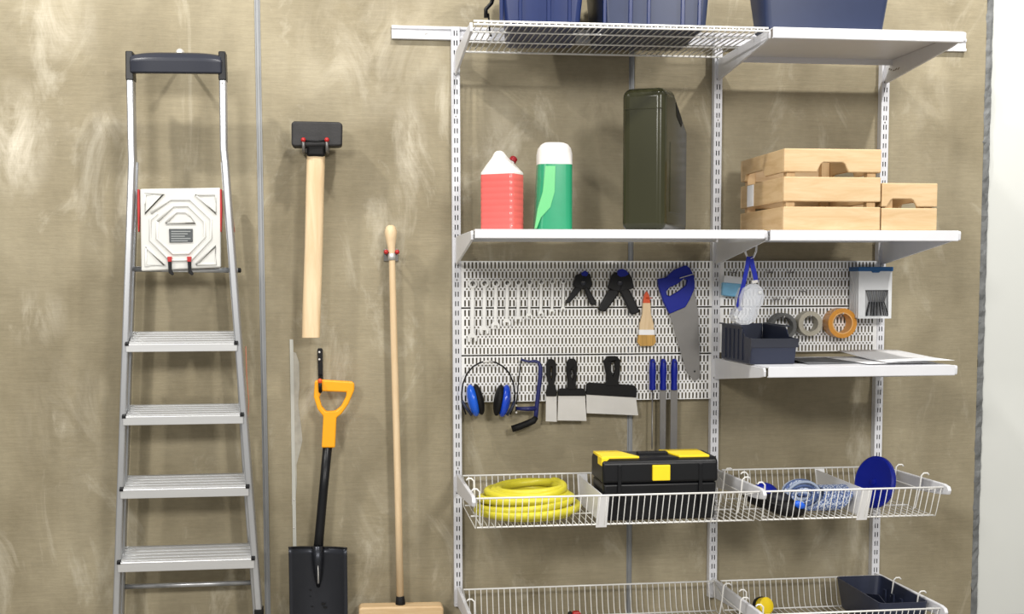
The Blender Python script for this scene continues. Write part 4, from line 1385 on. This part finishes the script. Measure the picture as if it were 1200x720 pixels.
# ------------------------------------------------------------------ lowest baskets: contents
zb1 = R1 - 0.099 + 0.0025
YN = -0.44
xa, xb = at(985, 715, YN).x, at(1062, 715, YN).x
xr0 = at(977, 671, -0.10).x
t = bin_tub('storage_bin', xr0 + 0.012, X2 - 0.034, -0.482, -0.135, zb1, 0.108, 0.014, M_NAVYD, 'dark navy open bin standing in the lowest narrow basket', rim=False)
for k in range(4):
    x = X2 - 0.034 + 0.003
    y = -0.40 + k * 0.065
    MB().prism([(y, zb1 + .012), (y + .02, zb1 + .012), (y + .02, zb1 + .075), (y, zb1 + .075)], x - 0.009, x - 0.003, 'x').build('rib', M_NAVYD, t)
MB().prism([(-0.43, zb1 + .004), (-0.16, zb1 + .004), (-0.16, zb1 + .055), (-0.30, zb1 + .085), (-0.43, zb1 + .05)], xr0 + 0.078, xr0 + 0.081, 'x').build('partition', M_NAVYD, t)
p = at(896, 706, -0.20)
t = thing('tape_measure', 'yellow and black tape measure in the lowest narrow basket', 'tape measure', (p.x, -0.20, zb1))
MB().lathe([(0.020, -0.016), (0.029, -0.012), (0.029, 0.012), (0.022, 0.016)], (p.x, -0.20, zb1 + 0.034), (0.35, -0.9, 0.3), 24).build('case', M_YEL, t, smooth='auto')
MB().lathe([(0.033, -0.024), (0.0335, -0.012), (0.0305, -0.0115)], (p.x, -0.20, zb1 + 0.034), (0.35, -0.9, 0.3), 24).build('bumper', M_BLACK, t, smooth='auto')
MB().box(p.x - .02, p.x + .02, -0.225, -0.175, zb1, zb1 + .008).build('foot', M_BLACK, t, bevel=0.002)
p = at(672, 719, -0.33)
t = thing('trigger_clamp', 'small red and black tool whose tip shows in the wide lowest basket', 'tool', (p.x, -0.33, zb1))
MB().prism([(p.x - .03, zb1), (p.x + .05, zb1), (p.x + .02, p.z + .006), (p.x - .002, p.z + .006)], -0.342, -0.318).build('red_body', M_RED, t, bevel=0.004)
MB().prism([(p.x - .035, zb1), (p.x - .02, zb1), (p.x - .006, p.z + .006), (p.x - .016, p.z + .004)], -0.340, -0.320).build('black_jaw', M_BLACK, t, bevel=0.003)

# ------------------------------------------------------------------ step ladder
YLf, YLb = -0.17, -0.065      # plane of front stiles / rear legs
t = thing('step_ladder', 'folded aluminium step ladder with white platform and black top handle', 'ladder', (at(220, 700, YLf).x, YLf, 0.0))


def bar(mb, pa, pb, wx_, wy_):
    """rectangular bar between two points, wx_ across x and wy_ across y"""
    d = [Vector((sx * wx_ / 2, sy * wy_ / 2, 0)) for sx, sy in ((-1, -1), (1, -1), (1, 1), (-1, 1))]
    return mb.loft([[Vector(pa) + q for q in d], [Vector(pb) + q for q in d]])


def bar3(mb, ps, wx_, wy_):
    d = [Vector((sx * wx_ / 2, sy * wy_ / 2, 0)) for sx, sy in ((-1, -1), (1, -1), (1, 1), (-1, 1))]
    return mb.loft([[Vector(p) + q for q in d] for p in ps])


for s, pts in ((-1, ((153.5, 94), (155, 175), (155.5, 190), (147.5, 420), (137, 728))), (1, ((261.5, 94), (262.5, 175), (264, 190), (281, 420), (303.5, 716)))):
    ps = [at(a, b, YLf) for a, b in pts]
    bar3(MB(), ps, 0.021, 0.052).build('front_stile', M_ALU, t, smooth=True, bevel=0.004)
    lo = ps[-1]
    MB().prism([(lo.x - .017, 0.0), (lo.x + .017, 0.0), (lo.x + .013, lo.z + .01), (lo.x - .013, lo.z + .01)], YLf - .031, YLf + .031).build('foot', M_BLACKM, t, bevel=0.003)
    hi_ = ps[0]
    MB().prism([(hi_.x - .012, hi_.z - .004), (hi_.x + .012, hi_.z - .004), (hi_.x + .011, hi_.z + .085), (hi_.x - .0105, hi_.z + .085)], YLf - .029, YLf + .029).build('handle_socket', M_BLACKG, t, bevel=0.003)
    MB().lathe([(.0025, 0), (.002, .0015)], (hi_.x, YLf - .027, hi_.z - .014), (0, -1, 0), 8).build('rivet', M_STEEL, t)
    # inner groove lip of the stile
    q0, q1 = ps[2] + Vector((-s * .0125, 0.016, 0)), ps[-1] + Vector((-s * .0125, .016, 0.02))
    bar(MB(), q0, q1, 0.005, 0.012).build('stile_groove', M_ALU, t)
    # rear leg
    rp = [at(a, b, YLb) for a, b in (((158.5, 222), (151.5, 420), (147, 560), (141.5, 737)) if s < 0 else ((266, 222), (280, 420), (288, 560), (301, 733)))]
    bar3(MB(), rp, 0.018, 0.028).build('rear_leg', M_ALU, t, smooth=True, bevel=0.003)
    lo = rp[-1]
    MB().box(lo.x - .012, lo.x + .012, YLb - .018, YLb + .018, 0.0, lo.z + .004).build('rear_foot', M_BLACKM, t, bevel=0.003)
# top handle: curved black bar
ha, hb_ = at(154, 76, YLf), at(261, 77, YLf)
rings = []
for i in range(17):
    u = i / 16
    x = ha.x + (hb_.x - ha.x) * u
    e = 1 - (2 * u - 1) ** 4
    zc_ = ha.z + (hb_.z - ha.z) * u + 0.001 + 0.003 * e
    hh = 0.031 + 0.005 * e
    yc = YLf - 0.012 * e - 0.004
    rings.append([Vector((x, yc - .030, zc_ - hh)), Vector((x, yc - .036, zc_ + hh * .2)), Vector((x, yc - .022, zc_ + hh * .75)), Vector((x, yc + .02, zc_ + hh)), Vector((x, yc + .032, zc_ + hh * .85)), Vector((x, yc + .030, zc_ - hh * .8))])
MB().loft(rings).build('top_handle', M_DGREY, t, smooth=True, bevel=0.005)
# treads
for i, (la, lb, yk, ym, yb_) in enumerate(((147, 278, 388.5, 403, 412.5), (143.5, 285, 474, 487.5, 498), (140.5, 291.5, 556, 572.5, 583.5), (137.5, 298, 638.5, 657.5, 669))):
    A, B = at(la + 1, ym, YLf), at(lb - 1, ym, YLf)
    dzr = at(la, yk, YLf + 0.055).z - at(la, ym, YLf - 0.035).z
    f0 = YLf - 0.035
    r0 = YLf + 0.055
    z_ = (at(220, ym, f0).z)
    zr = at(220, yk, r0).z
    zl_ = at(220, yb_, f0).z
    xa, xb = at(la, ym, f0).x, at(lb, ym, f0).x
    xa2, xb2 = at(la + 6.5, yk, r0).x, at(lb - 2.5, yk, r0).x
    tr = MB().loft([[Vector((xa + .0, f0, zl_)), Vector((xa, f0, z_)), Vector((xa2, r0, zr)), Vector((xa2, r0, zr - .02))],
                    [Vector((xb, f0, zl_)), Vector((xb, f0, z_)), Vector((xb2, r0, zr)), Vector((xb2, r0, zr - .02))]]).build('tread', M_ALUT, t, bevel=0.002)
    for k in range(5):
        u = (k + 0.6) / 5.4
        y0, y1 = f0 + (r0 - f0) * u, f0 + (r0 - f0) * (u + 0.09)
        g0, g1 = z_ + (zr - z_) * u, z_ + (zr - z_) * (u + 0.09)
        MB().prism([(y0, g0 - .002), (y1, g1 - .002), (y1, g1 + .003), (y0, g0 + .003)], xa + (xa2 - xa) * u + .006, xb + (xb2 - xb) * u - .006, 'x').build('grip_rib', M_ALUT, tr)
    for x, sg in ((xa, 1), (xb, -1)):
        MB().prism([(f0 - .002, z_ - .006), (f0 - .002, z_ + .003), (f0 + .03, z_ + .016), (r0, zr + .003), (r0, zr - .006)], min(x - sg * .002, x + sg * .010), max(x - sg * .002, x + sg * .010), 'x').build('tread_end_cap', M_BLACK, tr, bevel=0.001)
# platform folded up against the ladder
YPf = -0.190
pl = [(164, 221.5), (258, 220), (258.5, 313.5), (165.5, 318)]
plat = MB().prism(PP(pl, YPf), YPf, YPf + 0.022).build('platform', mat('white_platform_plastic', (205, 205, 201), 0.45), t, bevel=0.004)


def emboss(pts, wpx=1.2):
    ps = [at(a, b, YPf) for a, b in pts]
    MB().tube(ps, 0.0046, 6, flat=0.9).build('embossed_rib', mat('white_platform_plastic', (205, 205, 201), 0.45), plat, smooth=True)


def zp(l):
    return [(120 + a / 3.6, 200 + b / 3.6) for a, b in l]


for l in ([(178, 100), (258, 100), (180, 182), (178, 100)], [(392, 103), (478, 100), (480, 182), (392, 103)], [(183, 322), (183, 402), (262, 400), (183, 322)], [(395, 397), (478, 395), (478, 318), (395, 397)],
          [(205, 180), (288, 122), (370, 122), (458, 205), (458, 288), (375, 378), (285, 380), (202, 295), (202, 208), (232, 180)],
          [(232, 215), (300, 150), (362, 148), (430, 215), (432, 280), (365, 350), (298, 352), (230, 288), (232, 215)],
          [(268, 222), (312, 175), (352, 175), (392, 222), (268, 222)]):
    emboss(zp(l))
lab = MB().prism(PP(zp([(281, 246), (381, 246), (381, 302), (283, 304)]), YPf - .002), YPf - .0035, YPf + .001).build('info_plate', M_LABEL, plat, bevel=0.0008)
for k in range(5):
    yy = 255 + k * 10
    MB().prism(PP(zp([(290, yy), (372 - (k % 3) * 12, yy), (372 - (k % 3) * 12, yy + 4), (290, yy + 4)]), YPf - .0035), YPf - .0042, YPf - .003).build('print_line', M_LABELT, lab)
# crossbar below the platform, clips, red hinges, rear crossbar
A, B = at(154, 315.5, -0.155), at(279, 317, -0.155)
MB().tube([A, B], 0.0085, 12).build('crossbar', M_ALU, t, smooth=True)
MB().lathe([(0.008, 0), (0.008, 0.008), (0.004, 0.01)], B, (1, 0, 0), 10).build('crossbar_plug', M_BLACK, t)
for px in (199, 222):
    MB().prism(PP([(px - 2.6, 301), (px + 2.4, 301), (px + 2.2, 307), (px - 2.2, 307)], YPf - .004), YPf - .012, YPf + .002).build('clip_release', M_RED, t, bevel=0.001)
    MB().prism(PP([(px - 2, 306), (px + 2, 306), (px + 2.2, 316), (px + 5, 321.5), (px + 3, 323), (px - 1.2, 320)], YPf - .004), YPf - .010, YPf + .001).build('clip', M_BLACK, t, bevel=0.001)
for px, Yh in ((150.6, -0.15), (162.2, -0.185), (258.6, -0.185), (268, -0.15)):
    o_ = 6 if px > 260 else 0
    MB().prism(PP([(px - 1.2, 222), (px + 1.2, 222), (px + 1.8 + o_ * .3, 245), (px + 0.9 + o_, 272), (px - .4 + o_, 272), (px - 1.2, 240)], Yh), Yh - .004, Yh + .02).build('hinge_lever', M_RED, t, bevel=0.002)
A, B = at(146, 688, YLb), at(297, 683, YLb)
MB().tube([A, B], 0.0085, 10).build('rear_crossbar', M_ALU, t, smooth=True)
MB().tube([at(288, 406, -0.10), at(289, 440, -0.095), at(291.5, 470, -0.10), at(290, 498, -0.12)], 0.0016, 6).build('safety_cord', mat('pale_red_cord', (190, 120, 96), 0.7), t, smooth=True)
hk = at(211, 62, -0.12)
h = thing('wall_hook', 'round steel wall bolt behind the ladder handle', 'hook', (hk.x, 0, hk.z), 'wall hooks')
MB().tube([(hk.x, 0.002, hk.z), (hk.x, -0.12, hk.z)], 0.006, 10).build('shank', M_STEEL, h, smooth=True)
MB().lathe([(0.012, 0), (0.013, 0.006), (0.008, 0.014)], (hk.x, -0.12, hk.z), (0, -1, 0), 14).build('head', M_STEELL, h, smooth='auto')
MB().lathe([(0.02, 0), (0.018, 0.006)], (hk.x, 0, hk.z), (0, -1, 0), 14).build('base_plate', M_STEEL, h)

# ------------------------------------------------------------------ sledge hammer
Yh = -0.09
lo = at(364, 396, Yh)
t = thing('sledge_hammer', 'sledge hammer with black head up and pale wooden handle', 'hammer', (lo.x, Yh, lo.z))
hp = PP([(341.5, 144), (345, 142), (398, 143), (401.5, 146), (401, 170.5), (396, 171.5), (345, 172), (341.5, 170)], Yh - .03)
MB().prism(hp, Yh - 0.034, Yh + 0.034).build('head', M_IRON, t, smooth=True, bevel=0.006, seg=3)
MB().prism(PP([(357, 166), (383.5, 166), (381, 176), (381, 184.5), (359.5, 184), (360, 176)], Yh), Yh - 0.029, Yh + 0.026).build('collar', M_BLACKM, t, smooth=True, bevel=0.008)
rings = []
for (a, b, py, dz) in ((359.5, 381, 183, .022), (358.5, 380, 215, .021), (357, 378.5, 290, .019), (354.5, 376, 360, .019), (353.8, 374.8, 396, .019)):
    A, B = at(a, py, Yh), at(b, py, Yh)
    cx, hw = (A.x + B.x) / 2, (B.x - A.x) / 2
    rings.append([Vector((cx + hw * math.copysign(abs(math.cos(q)) ** .7, math.cos(q)), Yh + dz * math.copysign(abs(math.sin(q)) ** .7, math.sin(q)), A.z)) for q in [2 * PI * i / 16 for i in range(16)]])
MB().loft(rings).build('handle', W_HANDLE, t, smooth='auto', bevel=0.001)


def twin_hook(px0, px1, py, Yt, label, m_tip, r, name='tool_hook', bar_m=M_STEEL, drop=0.002):
    a, b = at(px0, py, Yt), at(px1, py, Yt)
    t = thing(name, label, 'hook', ((a.x + b.x) / 2, 0, a.z - .02), 'wall hooks')
    MB().box(min(a.x, b.x) - .006, max(a.x, b.x) + .006, -0.004, 0.001, a.z - .03, a.z + .012).build('wall_plate', bar_m, t, bevel=0.002)
    for p in (a, b):
        MB().tube([(p.x, -0.002, p.z - drop), (p.x, Yt + .012, p.z - drop), (p.x, Yt + .003, p.z - drop * .8), (p.x, Yt, p.z + .002)], r * .62, 8).build('prong', bar_m, t, smooth=True)
        MB().ellipsoid((p.x, Yt, p.z), (r, r * 1.1, r)).build('tip', m_tip, t, smooth=True)
    MB().tube([(a.x, Yt, a.z - .002), ((a.x + b.x) / 2, Yt, a.z - .004), (b.x, Yt, b.z - .002)], r * .35, 6).build('retainer', M_BLACK, t, smooth=True)
    return t


twin_hook(355.5, 383, 164, -0.132, 'steel double hook with red tips carrying the sledge hammer', M_RED, 0.0078, drop=0.036)

# ------------------------------------------------------------------ shovel
Ys = -0.075
t = thing('shovel', 'square-bladed black shovel with orange D-shaped grip', 'shovel', (at(372, 738, Ys).x, Ys, at(372, 738, Ys).z))
Sg = 3.6
og = zz([(176, 204), (196, 198), (330, 206), (343, 213), (343, 240), (318, 300), (290, 340), (268, 358), (262, 484), (205, 484), (212, 352), (188, 322), (172, 270)], 320, 390, Sg)
ig = zz([(206, 246), (310, 250), (308, 268), (288, 308), (262, 330), (225, 332), (205, 308), (196, 272)], 320, 390, Sg)
MB().prism(PP(og, Ys), Ys - 0.017, Ys + 0.017, holes=[PP(ig, Ys)]).build('grip', M_ORANGE, t, smooth=True, bevel=0.0125, seg=5)
MB().tube([at(384, 522, Ys), at(379, 575, Ys), at(374.5, 625, Ys), at(372.5, 648, Ys)], [0.0155, 0.015, 0.0155, 0.0165], 16).build('shaft', M_BLACKG, t, smooth=True)
# blade: curved sheet
rows = []
zt_, zb_ = at(372, 641, Ys).z, at(372, 742, Ys).z
xl_, xr_ = at(339.5, 690, Ys).x, at(407, 690, Ys).x
for j in range(13):
    v = j / 12
    r = []
    for i in range(17):
        u = i / 16
        s_ = 2 * u - 1
        inset = 0.0 if v < .8 else 0.012 * ((v - .8) / .2) ** 2
        xx = (xl_ + xr_) / 2 + s_ * ((xr_ - xl_) / 2 - inset)
        y = Ys + 0.016 - 0.036 * (abs(s_) ** 2.0) - 0.018 * (v - .4) ** 2
        zz_ = zt_ + (zb_ - zt_) * v - (0.006 * (1 - abs(s_)) * (1 - v) * 1.0) + 0.004 * (s_ * -1) * (1 - v)
        r.append(Vector((xx, y, zz_)))
    rows.append(r)
mb = MB()
n = 17
mb.add([p for r in rows for p in r], [(i * n + j, i * n + j + 1, (i + 1) * n + j + 1, (i + 1) * n + j) for i in range(12) for j in range(16)])
mb.build('blade', M_SHOVEL, t, smooth=True, solid=0.003)
MB().tube([at(372.3, 640, Ys - .004), at(372.6, 660, Ys - .002), at(373, 678, Ys + .004), at(373, 688, Ys + .012)], [0.0165, 0.0160, 0.012, 0.005], 14).build('socket', M_SHOVEL, t, smooth=True)
MB().tube([at(372.6, 662, Ys - .016), at(373, 674, Ys - .010), at(373, 684, Ys - .004)], [0.0012, 0.0022, 0.003], 8).build('rivet_slot', M_STEELL, t, smooth=True)
for a, b, w_, h_ in ((364, 692, 2.5, 1.2), (364, 699, 2, 1), (379, 708, 5, 2.5), (381, 712, 4.5, 2.2), (366, 711, 3, 1)):
    yb_ = Ys + 0.010
    MB().prism(PP([(a - w_ / 2, b - h_ / 2), (a + w_ / 2, b - h_ / 2), (a + w_ / 2 - .6, b + h_ / 2), (a - w_ / 2 + .4, b + h_ / 2)], yb_), yb_ - .004, yb_ + .004).build('printed_mark', M_BLACK, t)
# bow top edge folds
MB().tube([rows[0][i] for i in range(17)], 0.0035, 6).build('tread_edge', M_BLACK, t, smooth=True)
h = thing('hook_strip', 'black slotted wall strip hook holding the orange shovel grip', 'hook', (at(375, 462, -0.02).x, 0, at(375, 462, -0.02).z), 'wall hooks')
MB().prism(PP([(372, 410), (373, 408.5), (377, 408.5), (378, 410), (378.5, 445), (373, 445)], -0.012), -0.012, 0.001).build('strip', M_BLACK, h, bevel=0.001)
MB().tube([at(375.5, 440, -0.01), at(375.5, 452, -0.05), at(375.5, 459, -0.098), at(375, 449, -0.104)], 0.006, 8).build('hook_arm', M_BLACK, h, smooth=True)
for yy in (413, 421.5):
    MB().lathe([(0.004, 0), (0.003, 0.002), (0.001, 0.0026)], at(374.3, yy, -0.012), (0, -1, 0), 10).build('screw', M_STEELL, h)
MB().ellipsoid(at(375, 447, -0.104), (0.0075, 0.007, 0.009)).build('tip', M_ORANGER, h, smooth=True)

# ------------------------------------------------------------------ broom
Yb_ = -0.07
t = thing('push_broom', 'wooden push broom hanging with its head at the bottom', 'broom', (at(470, 735, Yb_).x, Yb_, at(470, 735, Yb_).z))
pp = [at(458, 264, Yb_), at(458, 266.5, Yb_), at(458, 272, Yb_), at(458.2, 280, Yb_), at(458.8, 290, Yb_), at(459.5, 305, Yb_), at(461.5, 390, Yb_), at(464.5, 500, Yb_), at(467, 600, Yb_), at(469, 702, Yb_)]
MB().tube(pp, [0.008, 0.016, 0.0208, 0.0175, 0.0125, 0.0105, 0.0115, 0.0118, 0.012, 0.012], 16).build('handle', W_HANDLE, t, smooth=True)
MB().tube([at(458.9, 297, Yb_), at(459.4, 305, Yb_)], 0.0125, 14).build('sleeve', M_STEELL, t, smooth=True)
MB().tube([at(469, 699, Yb_), at(469.2, 707, Yb_), at(469.5, 716, Yb_)], [0.0135, 0.0165, 0.016], 14).build('socket', M_BLACKM, t, smooth=True)
hd = PP([(420.5, 713), (424, 711.2), (516, 709.5), (519.5, 711.5), (519.5, 722), (420.5, 723)], Yb_ - .02)
MB().prism(hd, Yb_ - 0.035, Yb_ + 0.030).build('head_block', W_PINE_X, t, smooth=True, bevel=0.006, seg=3)
br = PP([(423, 722), (517, 721), (519, 737), (421, 738)], Yb_)
MB().prism(br, Yb_ - 0.028, Yb_ + 0.022).build('bristles', M_BRISTLE, t, bevel=0.003)
twin_hook(452.5, 465.5, 295.5, -0.075, 'small double clip with red tips gripping the broom handle', M_RED, 0.0078)
